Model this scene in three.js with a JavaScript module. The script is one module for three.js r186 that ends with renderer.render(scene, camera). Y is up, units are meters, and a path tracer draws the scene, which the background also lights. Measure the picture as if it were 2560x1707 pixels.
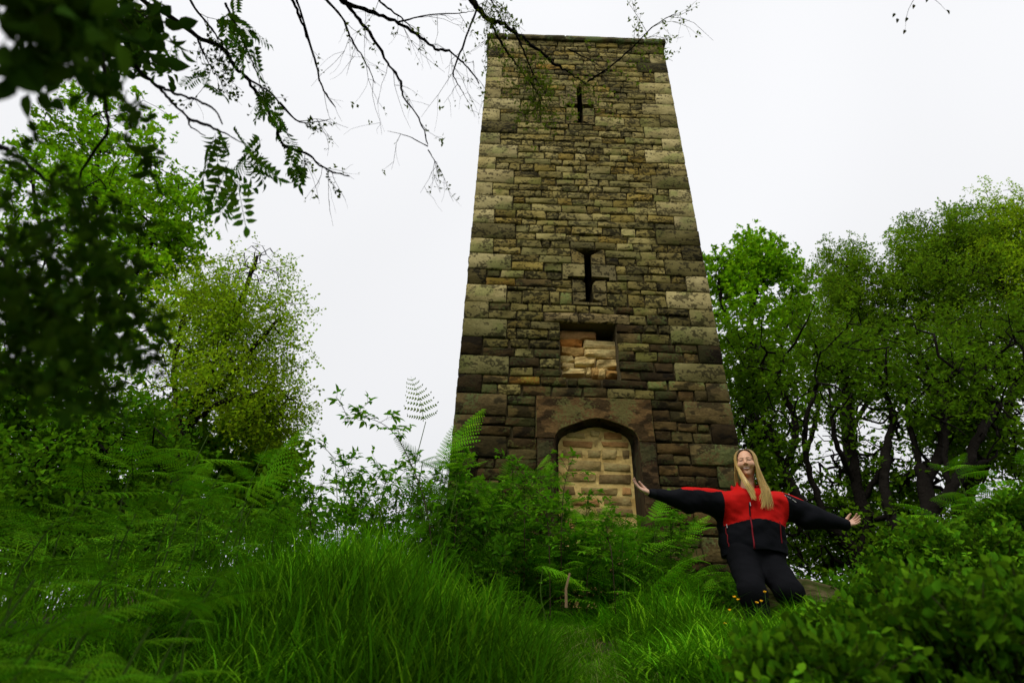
import * as THREE from 'three';
import { mergeGeometries, toCreasedNormals } from 'three/addons/utils/BufferGeometryUtils.js';

// ---------------------------------------------------------------- camera, sky, sun, exposure
const scene = new THREE.Scene();
const F = 1422.22, PITCH = 0.557355, YAW = -0.00088, ROLL = 0.0379242;   // focal length in photograph pixels
const camera = new THREE.PerspectiveCamera(2 * Math.atan(853.5 / F) * 180 / Math.PI, 2560 / 1707, 0.05, 2000);
const EYE = new THREE.Vector3(-0.9965, 0, 6.117);
const camR = new THREE.Vector3(), camU = new THREE.Vector3(), camF = new THREE.Vector3();
{
  const r = new THREE.Vector3(Math.cos(YAW), 0, Math.sin(YAW)), f = new THREE.Vector3(Math.sin(YAW), 0, -Math.cos(YAW)), u = new THREE.Vector3(0, 1, 0);
  camF.copy(f).multiplyScalar(Math.cos(PITCH)).addScaledVector(u, Math.sin(PITCH));
  const u2 = u.clone().multiplyScalar(Math.cos(PITCH)).addScaledVector(f, -Math.sin(PITCH));
  camR.copy(r).multiplyScalar(Math.cos(ROLL)).addScaledVector(u2, Math.sin(ROLL));
  camU.copy(u2).multiplyScalar(Math.cos(ROLL)).addScaledVector(r, -Math.sin(ROLL));
  camera.quaternion.setFromRotationMatrix(new THREE.Matrix4().makeBasis(camR, camU, camF.clone().negate()));
  camera.position.copy(EYE);
  camera.focus = 4.6; camera.userData.fStop = 2.6;
}
const renderer = new THREE.WebGLRenderer();
renderer.toneMapping = THREE.LinearToneMapping;
renderer.toneMappingExposure = 1.35;
renderer.shadowMap.enabled = true;
{
  const w = 256, h = 128, d = new Float32Array(w * h * 4);
  for (let y = 0; y < h; y++) for (let x = 0; x < w; x++) {
    const el = ((y + 0.5) / h - 0.5) * Math.PI, az = (x + 0.5) / w * Math.PI * 2, cx = Math.cos(az) * Math.cos(el), cz = Math.sin(az) * Math.cos(el), cy = Math.sin(el);
    const cloud = 1 + 0.012 * (Math.sin(cx * 5.1 + 1.3 * Math.sin(cz * 4.2 + 2) + cy * 7) + 0.7 * Math.sin(cz * 9.3 + 2.1 * Math.sin(cx * 6.7 + cy * 5)) + 0.5 * Math.sin(cx * 17 + cy * 11 + 1.7 * Math.sin(cz * 13)));
    const L = cloud * (0.80 + 0.2 * Math.max(0, Math.sin(el))) / 1.35, o = (y * w + x) * 4;
    d[o] = L * 0.985; d[o + 1] = L * 0.993; d[o + 2] = L * 1.02; d[o + 3] = 1;
  }
  const t = new THREE.DataTexture(d, w, h, THREE.RGBAFormat, THREE.FloatType);
  t.mapping = THREE.EquirectangularReflectionMapping; t.magFilter = THREE.LinearFilter; t.needsUpdate = true;
  scene.background = t; scene.environment = t;
}
const sun = new THREE.DirectionalLight(new THREE.Color(1, 0.97, 0.9), 1.5);
sun.position.set(-8, 22, 11); sun.castShadow = true; sun.shadow.radius = 45;
sun.shadow.mapSize.set(2048, 2048);
Object.assign(sun.shadow.camera, { left: -16, right: 16, top: 16, bottom: -16, near: 1, far: 80 });
scene.add(sun, sun.target);

// ---------------------------------------------------------------- helpers
let seed = 1;
const S = (n) => { seed = n >>> 0 || 1; };
const rnd = () => { seed = (seed + 0x6d2b79f5) | 0; let t = Math.imul(seed ^ (seed >>> 15), 1 | seed); t = (t + Math.imul(t ^ (t >>> 7), 61 | t)) ^ t; return ((t ^ (t >>> 14)) >>> 0) / 4294967296; };
const rr = (a, b) => a + (b - a) * rnd();
const pick = (a) => a[Math.floor(rnd() * a.length)];
const V = (x, y, z) => new THREE.Vector3(x, y, z);
const C = (r, g, b) => new THREE.Color().setRGB(r, g, b);
const clamp = (x, a = 0, b = 1) => Math.min(b, Math.max(a, x));
const smooth = (a, b, x) => { const t = clamp((x - a) / (b - a)); return t * t * (3 - 2 * t); };
const hash3 = (x, y, z) => { let h = Math.imul(x, 374761393) + Math.imul(y, 668265263) + Math.imul(z, 2147483647 ^ 0x5bd1e995); h = Math.imul(h ^ (h >>> 13), 1274126177); return ((h ^ (h >>> 16)) >>> 0) / 4294967296; };
function noise(x, y, z = 0, per = 0) {
  const ix = Math.floor(x), iy = Math.floor(y), iz = Math.floor(z), fx = x - ix, fy = y - iy, fz = z - iz;
  const u = fx * fx * (3 - 2 * fx), v = fy * fy * (3 - 2 * fy), w = fz * fz * (3 - 2 * fz);
  const m = per ? (a) => ((a % per) + per) % per : (a) => a;
  const h = (a, b, c) => hash3(m(ix + a), m(iy + b), iz + c);
  const l = (a, b, t) => a + (b - a) * t;
  return l(l(l(h(0, 0, 0), h(1, 0, 0), u), l(h(0, 1, 0), h(1, 1, 0), u), v), l(l(h(0, 0, 1), h(1, 0, 1), u), l(h(0, 1, 1), h(1, 1, 1), u), v), w);
}
function fbm(x, y, z = 0, oct = 4, per = 0) { let s = 0, a = 0.5, n = 0; for (let i = 0; i < oct; i++) { s += a * noise(x, y, z + i * 17, per); n += a; a *= 0.5; x *= 2; y *= 2; z *= 2; per *= 2; } return s / n; }
// a point of the place that the photograph shows at pixel (x, y) (2560 wide), on the upright plane z
function at(x, y, z) {
  const d = camF.clone().addScaledVector(camR, (x - 1280) / F).addScaledVector(camU, -(y - 853.5) / F);
  return EYE.clone().addScaledVector(d, (z - EYE.z) / d.z);
}
const far = (x, y, dist) => EYE.clone().addScaledVector(camF.clone().addScaledVector(camR, (x - 1280) / F).addScaledVector(camU, -(y - 853.5) / F), dist);
const K = 2560 / 2352;
const names = {};
const numbered = (n) => { const k = names[n] = (names[n] ?? -1) + 1; return k ? n + '_' + String(k).padStart(3, '0') : n; };
function tag(o, label, category, group, kind) { if (label) o.userData.label = label; if (category) o.userData.category = category; if (group) o.userData.group = group; if (kind) o.userData.kind = kind; return o; }
function shade(o) { o.castShadow = o.receiveShadow = true; return o; }
function thing(name, label, category, p = V(0, 0, 0), group) { const o = new THREE.Group(); o.name = numbered(name); o.position.copy(p); scene.add(o); return tag(o, label, category, group); }
function mesh(name, geo, mat, parent) { const m = shade(new THREE.Mesh(geo, mat)); m.name = parent ? name : numbered(name); (parent ?? scene).add(m); return m; }
class MB {
  constructor() { this.p = []; this.u = []; this.c = []; this.i = []; }
  v(p, u = 0, w = 0, c) { this.p.push(p.x, p.y, p.z); this.u.push(u, w); c ? this.c.push(c.r, c.g, c.b) : this.c.push(1, 1, 1); return this.p.length / 3 - 1; }
  tri(a, b, c) { this.i.push(a, b, c); }
  quad(a, b, c, d) { this.i.push(a, b, c, a, c, d); }
  tube(pts, rad, n = 5, c, knot = 0) {
    let prev = null; const N = pts.length; let side = null, len = 0;
    for (let k = 0; k < N; k++) {
      const t = pts[Math.min(N - 1, k + 1)].clone().sub(pts[Math.max(0, k - 1)]).normalize();
      if (!side) side = Math.abs(t.y) < 0.9 ? V(0, 1, 0).cross(t).normalize() : V(1, 0, 0).cross(t).normalize();
      side.addScaledVector(t, -side.dot(t)).normalize();
      const up = t.clone().cross(side), ring = [], R = (typeof rad === 'function' ? rad(k / (N - 1)) : rad) * (knot ? 1 + knot * (rnd() - 0.4) : 1);
      if (k) len += pts[k].distanceTo(pts[k - 1]);
      for (let j = 0; j < n; j++) { const a = j / n * Math.PI * 2; ring.push(this.v(pts[k].clone().addScaledVector(side, Math.cos(a) * R).addScaledVector(up, Math.sin(a) * R), j / n * 0.4, len, c)); }
      if (prev) for (let j = 0; j < n; j++) this.quad(prev[j], prev[(j + 1) % n], ring[(j + 1) % n], ring[j]);
      prev = ring;
    }
  }
  geo(crease) {
    let g = new THREE.BufferGeometry();
    g.setAttribute('position', new THREE.Float32BufferAttribute(this.p, 3)); g.setAttribute('uv', new THREE.Float32BufferAttribute(this.u, 2)); g.setAttribute('color', new THREE.Float32BufferAttribute(this.c, 3));
    g.setIndex(this.i);
    if (crease) g = toCreasedNormals(g, crease); else g.computeVertexNormals();
    return g;
  }
}
const bend = (pts, n) => new THREE.CatmullRomCurve3(pts).getPoints(n);
function tex(size, f, srgb) {
  const d = new Uint8Array(size * size * 4);
  for (let y = 0; y < size; y++) for (let x = 0; x < size; x++) { const c = f(x / size, y / size), o = (y * size + x) * 4; for (let k = 0; k < 3; k++) d[o + k] = clamp(c[k]) * 255; d[o + 3] = 255; }
  const t = new THREE.DataTexture(d, size, size); t.wrapS = t.wrapT = THREE.RepeatWrapping; t.magFilter = THREE.LinearFilter; t.minFilter = THREE.LinearMipmapLinearFilter; t.generateMipmaps = true;
  if (srgb) t.colorSpace = THREE.SRGBColorSpace; t.needsUpdate = true; return t;
}
const matte = (o) => new THREE.MeshPhysicalMaterial({ specularIntensity: 0.2, ...o });
const s2 = (r, g, b) => [Math.pow(r, 1 / 2.2), Math.pow(g, 1 / 2.2), Math.pow(b, 1 / 2.2)];
const mix3 = (a, b, t) => [a[0] + (b[0] - a[0]) * t, a[1] + (b[1] - a[1]) * t, a[2] + (b[2] - a[2]) * t];

// ---------------------------------------------------------------- stone materials (texture squares of 1.2 m)
const stoneBump = tex(512, (u, v) => { const a = fbm(u * 12, v * 24, 3, 5, 12) * 0.7 + fbm(u * 60, v * 60, 8, 2, 60) * 0.3; return [a, a, a]; });
const crustMap = tex(512, (u, v) => {
  const n = fbm(u * 16, v * 40, 1, 5, 16) * 0.65 + fbm(u * 5, v * 9, 3, 4, 5) * 0.35, fine = fbm(u * 50, v * 50, 5, 2, 50), m = fbm(u * 4, v * 4, 9, 4, 4);
  let c = mix3([0.62, 0.56, 0.36], [0.95, 0.88, 0.64], smooth(0.3, 0.7, m));
  c = mix3(c, [0.86, 0.66, 0.26], smooth(0.58, 0.7, fbm(u * 5, v * 5, 31, 3, 5)) * 0.35);
  c = mix3(c, [0.085, 0.08, 0.055], smooth(0.44, 0.62, n + (fine - 0.5) * 0.6) * 0.9);
  const g = 0.8 + 0.4 * fine; return s2(c[0] * g, c[1] * g, c[2] * g);
}, true);
const lichenMap = tex(512, (u, v) => {
  const n = fbm(u * 5, v * 5, 41, 5, 5), fine = fbm(u * 70, v * 70, 45, 2, 70), m = fbm(u * 6, v * 10, 49, 4, 6);
  let c = mix3([0.52, 0.4, 0.28], [0.9, 0.72, 0.5], smooth(0.3, 0.7, m));
  c = mix3(c, [0.1, 0.09, 0.07], smooth(0.52, 0.64, fbm(u * 7, v * 13, 57, 4, 7)) * 0.75);
  c = mix3(c, [0.62, 0.82, 0.5], smooth(0.52, 0.62, n + (fine - 0.5) * 0.5) * 0.75);
  const g = 0.72 + 0.5 * fine; return s2(c[0] * g, c[1] * g, c[2] * g);
}, true);
const plainMap = tex(512, (u, v) => {
  const m = fbm(u * 5, v * 9, 71, 5, 5), fine = fbm(u * 60, v * 60, 75, 2, 60);
  let c = mix3([0.68, 0.56, 0.36], [1, 0.92, 0.7], smooth(0.3, 0.7, m));
  c = mix3(c, [0.4, 0.33, 0.22], smooth(0.57, 0.7, fbm(u * 8, v * 12, 79, 4, 8)) * 0.6);
  const g = 0.8 + 0.4 * fine; return s2(c[0] * g, c[1] * g, c[2] * g);
}, true);
const ashlarMap = tex(512, (u, v) => {
  const n = fbm(u * 14, v * 24, 101, 5, 14) * 0.6 + fbm(u * 4, v * 6, 103, 4, 4) * 0.4, fine = fbm(u * 50, v * 50, 105, 2, 50), m = fbm(u * 4, v * 4, 109, 4, 4);
  let c = mix3([0.66, 0.62, 0.42], [0.95, 0.9, 0.68], smooth(0.3, 0.7, m));
  c = mix3(c, [0.5, 0.62, 0.3], smooth(0.5, 0.64, fbm(u * 5, v * 5, 121, 4, 5)) * 0.55);
  c = mix3(c, [0.11, 0.1, 0.07], smooth(0.5, 0.66, n + (fine - 0.5) * 0.55) * 0.85);
  const g = 0.8 + 0.4 * fine; return s2(c[0] * g, c[1] * g, c[2] * g);
}, true);
const stoneMat = (map, b = 0.012) => matte({ map, bumpMap: stoneBump, bumpScale: b, roughness: 0.95, vertexColors: true });
const M = { crust: stoneMat(crustMap), lichen: stoneMat(lichenMap), plain: stoneMat(plainMap), ashlar: stoneMat(ashlarMap, 0.008) };
M.mortar = matte({ color: C(0.09, 0.07, 0.035), bumpMap: stoneBump, bumpScale: 0.01, roughness: 1 });
M.newMortar = matte({ color: C(0.62, 0.49, 0.24), map: plainMap, bumpMap: stoneBump, bumpScale: 0.008, roughness: 1 });

// ---------------------------------------------------------------- ground
function groundY(x, z) {
  const P = [[-60, -14], [-25, -5], [-12, -0.9], [-6, 0.4], [-3, 0.72], [0, 0.74], [1, 0.6], [2, 0.38], [3, 0.1], [4, -0.24], [5, -0.6], [6, -0.9], [8, -1.3], [14, -2.2], [60, -6]];
  let y = P[P.length - 1][1];
  if (z <= P[0][0]) y = P[0][1]; else for (let i = 0; i + 1 < P.length; i++) if (z >= P[i][0] && z < P[i + 1][0]) { const t = (z - P[i][0]) / (P[i + 1][0] - P[i][0]); y = P[i][1] + (P[i + 1][1] - P[i][1]) * (t * 0.5 + t * t * (3 - 2 * t) * 0.5); }
  y -= 0.12 * Math.max(0, -x - 2.6) ** 1.5 + 0.1 * Math.max(0, x - 4.5) ** 1.5;
  y += 0.3 * smooth(1.2, 3.4, x) * smooth(2.2, 4.2, z) * (1 - smooth(4.5, 9, x));                     // bank at the right
  y += 0.16 * (1 - smooth(-1.9, -0.8, x)) * smooth(0, 1.2, z) * (1 - smooth(4, 6, z));
  y -= 0.07 * smooth(0.15, 0.7, x) * (1 - smooth(1.5, 2.4, x)) * smooth(1.3, 1.9, z) * (1 - smooth(3.4, 4.6, z));
  const px = pathX(z), d = Math.abs(x - px);
  y -= 0.1 * (1 - smooth(0.12, 0.4, d)) * smooth(1.6, 2.6, z);
  return Math.max(-40, y) + (fbm(x * 0.9 + 50, z * 0.9 + 50, 0, 3) - 0.5) * 0.22;
}
function pathX(z) { return -0.5 - 0.02 * (z - 3) + 0.06 * Math.sin(z * 1.7); }
{
  const g = new THREE.PlaneGeometry(2, 2, 220, 220), p = g.attributes.position;
  for (let i = 0; i < p.count; i++) { const f = (t) => Math.sign(t) * (Math.abs(t) * 9 + Math.abs(t) ** 6 * 590); const x = f(p.getX(i)), z = f(p.getY(i)) + 2; p.setXYZ(i, x, groundY(x, z), z); g.attributes.uv.setXY(i, x / 1.5, z / 1.5); }
  g.setIndex([...g.index.array].map((v, i, a) => a[i - i % 3 + [0, 2, 1][i % 3]])); g.computeVertexNormals();
  const soil = tex(512, (u, v) => { const a = fbm(u * 9, v * 9, 91, 5, 9), b = fbm(u * 60, v * 60, 95, 2, 60); let c = mix3([0.03, 0.022, 0.012], [0.10, 0.07, 0.035], smooth(0.3, 0.7, a)); c = mix3(c, [0.04, 0.07, 0.015], smooth(0.52, 0.62, fbm(u * 6, v * 6, 99, 4, 6)) * 0.8); const k = 0.6 + 0.8 * b; return s2(c[0] * k, c[1] * k, c[2] * k); }, true);
  tag(mesh('ground', g, matte({ map: soil, roughness: 1, bumpMap: stoneBump, bumpScale: 0.02 })), 'dark earth of the hilltop rising to the foot of the tower', 'ground', null, 'structure');
}

// ---------------------------------------------------------------- the tower
// a block whose front, of size w x h, is centred on (0, 0, 0) and faces +z; rough gives the depth of its rock face
function block(w, h, d, { nx = 5, ny = 3, rough = 0.012, round = 0.012, tint, skew = 0.006 } = {}) {
  const b = new MB(), o = [rr(0, 9), rr(0, 9)], sd = rr(0, 999), id = [];
  const col = tint ?? C(1, 1, 1), cj = [0, 1, 2, 3].map(() => [rr(-skew, skew), rr(-skew, skew)]);
  for (let j = 0; j <= ny; j++) for (let i = 0; i <= nx; i++) {
    let u = i / nx, v = j / ny;
    const e = Math.min(i, nx - i, j, ny - j) === 0;
    if (i === 1) u = Math.min(u, round * 1.6 / w); if (i === nx - 1) u = Math.max(u, 1 - round * 1.6 / w);
    if (j === 1) v = Math.min(v, round * 1.6 / h); if (j === ny - 1) v = Math.max(v, 1 - round * 1.6 / h);
    const corner = (i === 0 || i === nx) && (j === 0 || j === ny);
    let x = (u - 0.5) * w, y = (v - 0.5) * h;
    if (corner) { x *= 1 - round * 1.0 / w; y *= 1 - round * 1.0 / h; }
    x += cj[0][0] * (1 - u) * (1 - v) + cj[1][0] * u * (1 - v) + cj[2][0] * (1 - u) * v + cj[3][0] * u * v + (e && !corner ? rr(-1, 1) * 0.003 : 0);
    y += cj[0][1] * (1 - u) * (1 - v) + cj[1][1] * u * (1 - v) + cj[2][1] * (1 - u) * v + cj[3][1] * u * v + (e && !corner ? rr(-1, 1) * 0.003 : 0);
    const z = e ? -round : (noise(x * 9 + sd, y * 16 + sd, sd) - 0.35) * rough * 1.6 + (rnd() - 0.5) * rough * 0.5;
    id.push(b.v(V(x, y, z), (x + o[0]) / 1.2, (y + o[1]) / 1.2, col));
  }
  const at_ = (i, j) => id[j * (nx + 1) + i];
  for (let j = 0; j < ny; j++) for (let i = 0; i < nx; i++) b.quad(at_(i, j), at_(i + 1, j), at_(i + 1, j + 1), at_(i, j + 1));
  const ring = []; for (let i = 0; i < nx; i++) ring.push(at_(i, 0)); for (let j = 0; j < ny; j++) ring.push(at_(nx, j)); for (let i = nx; i > 0; i--) ring.push(at_(i, ny)); for (let j = ny; j > 0; j--) ring.push(at_(0, j));
  const back = ring.map((k) => b.v(V(b.p[k * 3], b.p[k * 3 + 1], -d), b.u[k * 2] + 0.1, b.u[k * 2 + 1] + 0.1, col));
  for (let k = 0; k < ring.length; k++) { const n = (k + 1) % ring.length; b.quad(ring[k], back[k], back[n], ring[n]); }
  return b.geo(0.9);
}
const TW = 3.3, HW = TW / 2;
const fx = (ox, oy, s) => (x, y, z = 0) => at(ox + x * s, oy + y * s, z);
const c1 = fx(1100, 40, 750 / 2352), c2 = fx(1100, 500, 800 / 2352), c3 = fx(1080, 940, 800 / 2352);
S(11);
const ysrc = [97, 120, 142, 166, 191.5, 218.6, 244, 271, 301.6, 330, 359, 391, 421, 454.7, 486.6, 521.7, 556, 593.5, 631, 670, 709, 751.7, 794, 840, 886, 933.6, 981, 1035, 1086, 1141, 1195];
const LV = ysrc.map((y) => at(1223 - 0.0945 * (y - 97), y, 0).y);
while (LV[LV.length - 1] > 0.75) LV.push(LV[LV.length - 1] - 0.262);
const TOP = LV[0];
// openings and their dressed stones, read off the photograph on the plane of the face
const rect = (f, x0, y0, x1, y1) => { const a = f(x0, (y0 + y1) / 2), b = f(x1, (y0 + y1) / 2), m = (x0 + x1) / 2; return { x0: a.x, x1: b.x, y1: f(m, y0).y, y0: f(m, y1).y }; };
const slitRows = [[rect(c1, 985, 548, 1205, 635), rect(c1, 935, 635, 1245, 720), rect(c1, 990, 720, 1212, 780), rect(c1, 990, 780, 1215, 855)],
  [rect(c2, 965, 362, 1215, 472), rect(c2, 900, 476, 1295, 588), rect(c2, 970, 590, 1225, 680), rect(c2, 975, 680, 1230, 770)]];
for (const r of slitRows) for (let i = 1; i < 4; i++) r[i].y1 = r[i - 1].y0;
const win = rect(c2, 884, 885, 1312, 1305), winLintel = rect(c2, 765, 828, 1395, 890);
winLintel.y0 = win.y1;
const doorLintel = rect(c3, 764, 165, 1622, 464), doorJamb = { x0: c3(768, 600).x, x1: c3(1660, 640).x, y1: doorLintel.y0, y0: 0.2 };
const obst = [...slitRows.flat(), win, winLintel, doorLintel, doorJamb];
// sub-courses
const rows = [];
for (let i = 0; i + 1 < LV.length; i++) {
  const t = LV[i], b = LV[i + 1]; let s = b + (t - b) * rr(0.42, 0.58), best = 9;
  for (const o of obst) for (const e of [o.y0, o.y1]) if (e < t - 0.07 && e > b + 0.07 && Math.abs(e - (t + b) / 2) < best) { best = Math.abs(e - (t + b) / 2); s = e; }
  rows.push({ y1: t, y0: s, i }, { y1: s, y0: b, i });
}
const bounds = [...LV, ...rows.map((r) => r.y0)];
const snap = (y) => bounds.reduce((a, b) => (Math.abs(b - y) < Math.abs(a - y) ? b : a), 99);
for (const o of [...slitRows.flat(), doorLintel]) { o.y1 = snap(o.y1); o.y0 = snap(o.y0); }
winLintel.y1 = snap(winLintel.y1); win.y1 = winLintel.y0 = snap(win.y1); win.y0 = snap(win.y0); doorJamb.y1 = doorLintel.y0;

const tower = thing('stone_tower', 'tall square stone tower with blocked doorway, blocked window and two cross slits', 'tower', V(0, 0.4, -1.6));
const TO = tower.position;
const part = (name, g, m, parent = tower) => { const o = mesh(name, g, m, parent); if (parent === tower) o.position.sub(TO); return o; };
const put = (g, x, y, z, ry = 0) => { if (ry) g.rotateY(ry); g.translate(x, y, z); return g; };
const warm = [C(0.44, 0.37, 0.17), C(0.5, 0.43, 0.22), C(0.38, 0.33, 0.16), C(0.55, 0.48, 0.27), C(0.44, 0.38, 0.2), C(0.3, 0.27, 0.14), C(0.46, 0.36, 0.13)];
const mid = [C(0.34, 0.29, 0.13), C(0.29, 0.25, 0.12), C(0.38, 0.32, 0.15), C(0.24, 0.21, 0.11), C(0.33, 0.3, 0.15), C(0.18, 0.16, 0.09)];
const low = [C(0.19, 0.15, 0.075), C(0.15, 0.118, 0.06), C(0.22, 0.165, 0.082), C(0.19, 0.165, 0.085), C(0.13, 0.105, 0.06), C(0.21, 0.2, 0.105)];
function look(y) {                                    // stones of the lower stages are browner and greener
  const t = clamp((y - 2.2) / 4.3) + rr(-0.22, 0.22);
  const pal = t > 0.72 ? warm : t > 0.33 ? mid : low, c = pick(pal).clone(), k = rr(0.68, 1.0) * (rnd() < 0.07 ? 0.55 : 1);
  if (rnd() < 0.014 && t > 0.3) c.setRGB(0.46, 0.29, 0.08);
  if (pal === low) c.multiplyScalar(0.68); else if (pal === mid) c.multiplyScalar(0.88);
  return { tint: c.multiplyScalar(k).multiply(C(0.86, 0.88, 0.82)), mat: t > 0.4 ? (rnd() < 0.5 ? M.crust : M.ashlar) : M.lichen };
}
// corner stones, alternately long and short
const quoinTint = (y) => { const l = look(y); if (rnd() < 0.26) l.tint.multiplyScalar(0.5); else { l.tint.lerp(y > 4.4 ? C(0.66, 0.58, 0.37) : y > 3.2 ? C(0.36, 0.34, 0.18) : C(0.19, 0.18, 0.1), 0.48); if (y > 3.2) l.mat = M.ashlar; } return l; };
const qw = [];
for (let i = 0; i + 1 < LV.length; i++) {
  const h = LV[i] - LV[i + 1], long = i % 2 === 0, w = [0, 1].map(() => (long ? rr(0.55, 0.64) : rr(0.26, 0.34)));
  qw.push(w);
  for (const s of [0, 1]) {
    const l = quoinTint((LV[i] + LV[i + 1]) / 2), g = block(w[s] - 0.012, h - 0.01, 0.36, { nx: 6, ny: 4, rough: 0.007, round: 0.008, tint: l.tint, skew: 0.003 });
    part('quoin', put(g, s ? HW - w[s] / 2 : -HW + w[s] / 2, (LV[i] + LV[i + 1]) / 2, 0.008 + rr(-0.003, 0.004)), l.mat);
  }
}
// coursed rubble
const rubble = [];
let prevCuts = [];
for (const r of rows) {
  const y = (r.y0 + r.y1) / 2, h = r.y1 - r.y0;
  let spans = [[-HW + qw[r.i][0], HW - qw[r.i][1]]];
  for (const o of obst) if (o.y1 > y && o.y0 < y) spans = spans.flatMap(([a, b]) => (o.x1 < a || o.x0 > b ? [[a, b]] : [[a, o.x0], [o.x1, b]].filter(([p, q]) => q - p > 0.03)));
  const cuts = [];
  for (const [a, b] of spans) {
    let x = a; const end = b;
    while (x < end - 0.02) {
      let w = rr(0.17, 0.46); if (rnd() < 0.12) w *= 0.6;
      if (end - x - w < 0.13) w = end - x; if (w > 0.6) w = w / 2;
      for (let k = 0; k < 4; k++) if (prevCuts.some((c) => Math.abs(c - (x + w)) < 0.04) && x + w < end - 0.2) w += 0.055;
      if (x + w > end) w = end - x;
      const l = look(y), ln = rnd() < 0.2 ? rr(-0.012, 0.012) : 0;
      rubble.push({ x: x + w / 2, y: y + ln * 0.3, w: w - rr(0.01, 0.022), h: h - rr(0.01, 0.02), ...l, size: w * h / (37 + y * y) });
      x += w; cuts.push(x);
    }
  }
  prevCuts = cuts;
}
rubble.sort((a, b) => b.size - a.size);
const rest = { crust: [], lichen: [] }, bin = (m) => (m === M.lichen ? 'lichen' : 'crust');
rubble.forEach((s, k) => {
  const g = put(block(s.w, s.h, 0.16, { nx: k < 300 ? 6 : 5, ny: 4, rough: 0.013, round: 0.007, tint: s.tint, skew: 0.011 }), s.x, s.y, rr(-0.012, 0.008));
  if (k < 300) part('stone', g, s.mat); else rest[bin(s.mat)].push(g);
});
// the three other faces, of the same stones
S(12);
for (const ry of [Math.PI / 2, Math.PI, -Math.PI / 2]) {
  const list = { crust: [], lichen: [] }, turn = (g) => put(g, 0, 0, 0, ry).translate(Math.sin(ry) * HW, 0, -HW + Math.cos(ry) * HW);
  for (const r of rows) {
    const y = (r.y0 + r.y1) / 2; let x = -HW + 0.05;
    while (x < HW - 0.06) { let w = rr(0.25, 0.6); if (HW - 0.05 - x - w < 0.15) w = HW - 0.05 - x; const l = look(y); list[bin(l.mat)].push(turn(put(block(w - 0.012, r.y1 - r.y0 - 0.01, 0.1, { nx: 3, ny: 3, tint: l.tint }), x + w / 2, y, 0))); x += w; }
  }
  rest.crust.push(...list.crust); rest.lichen.push(...list.lichen);
}
for (const k of ['crust', 'lichen']) part('stone', mergeGeometries(rest[k]), M[k]).userData.kind = 'stuff';

// slit outlines as polygons on the face, the dressed blocks beside them
const slitAt = (f, xm, yt, yb, ya, { hw, arm, th, top, bot, fh, bend }) => {
  const p = f(xm, (yt + yb) / 2), t = f(xm, yt).y, b = f(xm, yb).y, a = f(xm, ya).y, x = p.x;
  return [[-top, t], [top, t], [hw, t - fh], [hw, a + th], [arm, a + th * 0.8], [arm, a - th * 0.8], [hw + bend, a - th * 1.2], [hw + 0.003, a - th * 1.2 - bend], [hw, b + fh * 0.6], [bot, b], [-bot, b], [-hw, b + fh * 0.6], [-hw - 0.003, a - th * 1.2 - bend], [-hw - bend, a - th * 1.2], [-arm, a - th * 0.8], [-arm, a + th * 0.8], [-hw, a + th], [-hw, t - fh]].map(([dx, y]) => V(x + dx, y, 0));
};
const slitPoly = [slitAt(c1, 1098, 556, 840, 705, { hw: 0.045, arm: 0.235, th: 0.055, top: 0.046, bot: 0.14, fh: 0.1, bend: 0.01 }),
  slitAt(c2, 1092, 368, 752, 577, { hw: 0.05, arm: 0.285, th: 0.034, top: 0.19, bot: 0.18, fh: 0.1, bend: 0.045 })];
const asShape = (pts) => new THREE.Shape(pts.map((p) => new THREE.Vector2(p.x, p.y)));
// Each dressed block is a polygon cut by the slit: the row's rectangle on one side of it
slitRows.forEach((rs, k) => {
  const P = slitPoly[k], top = Math.max(...P.map((p) => p.y)), bot = Math.min(...P.map((p) => p.y));
  // half width of the slit left and right of its axis at a height, from its outline
  const sideX = (y, s) => { let best = null; for (let i = 0; i < P.length; i++) { const a = P[i], b = P[(i + 1) % P.length]; if ((a.y - y) * (b.y - y) < 0) { const x = a.x + (b.x - a.x) * (y - a.y) / (b.y - a.y); if (best === null || (s < 0 ? x < best : x > best)) best = x; } } return best; };
  const axis = (P[0].x + P[1].x) / 2;
  rs.forEach((r) => {
    for (const s of [-1, 1]) {
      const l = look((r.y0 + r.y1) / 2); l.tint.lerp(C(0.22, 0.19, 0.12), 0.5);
      const outer = s < 0 ? r.x0 + 0.006 : r.x1 - 0.006, y0 = r.y0 + 0.005, y1 = r.y1 - 0.005, inner = [];
      const ys = [y0, y1, ...P.map((p) => p.y).filter((y) => y > y0 && y < y1).flatMap((y) => [y - 0.0015, y + 0.0015])].sort((a, b) => a - b);
      for (const y of ys) { const x = y < bot || y > top ? null : sideX(y, s); inner.push(new THREE.Vector2(x === null ? axis + s * 0.004 : x, y)); }
      const pts = [new THREE.Vector2(outer, y0), ...inner, new THREE.Vector2(outer, y1)];
      if (s < 0) pts.reverse();
      const g = new THREE.ExtrudeGeometry(new THREE.Shape(pts.reverse()), { depth: 0.2, bevelEnabled: true, bevelSize: 0.004, bevelThickness: 0.006, bevelOffset: -0.004, bevelSegments: 1 });
      g.translate(0, 0, -0.2);
      const uv = g.attributes.uv, n = uv.count, col = new Float32Array(n * 3), o = rr(0, 5);
      for (let i = 0; i < n; i++) { uv.setXY(i, uv.getX(i) / 1.2 + o, uv.getY(i) / 1.2); col.set([l.tint.r, l.tint.g, l.tint.b], i * 3); }
      g.setAttribute('color', new THREE.BufferAttribute(col, 3));
      part('slit_stone', g, l.mat);
    }
  });
});
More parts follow.
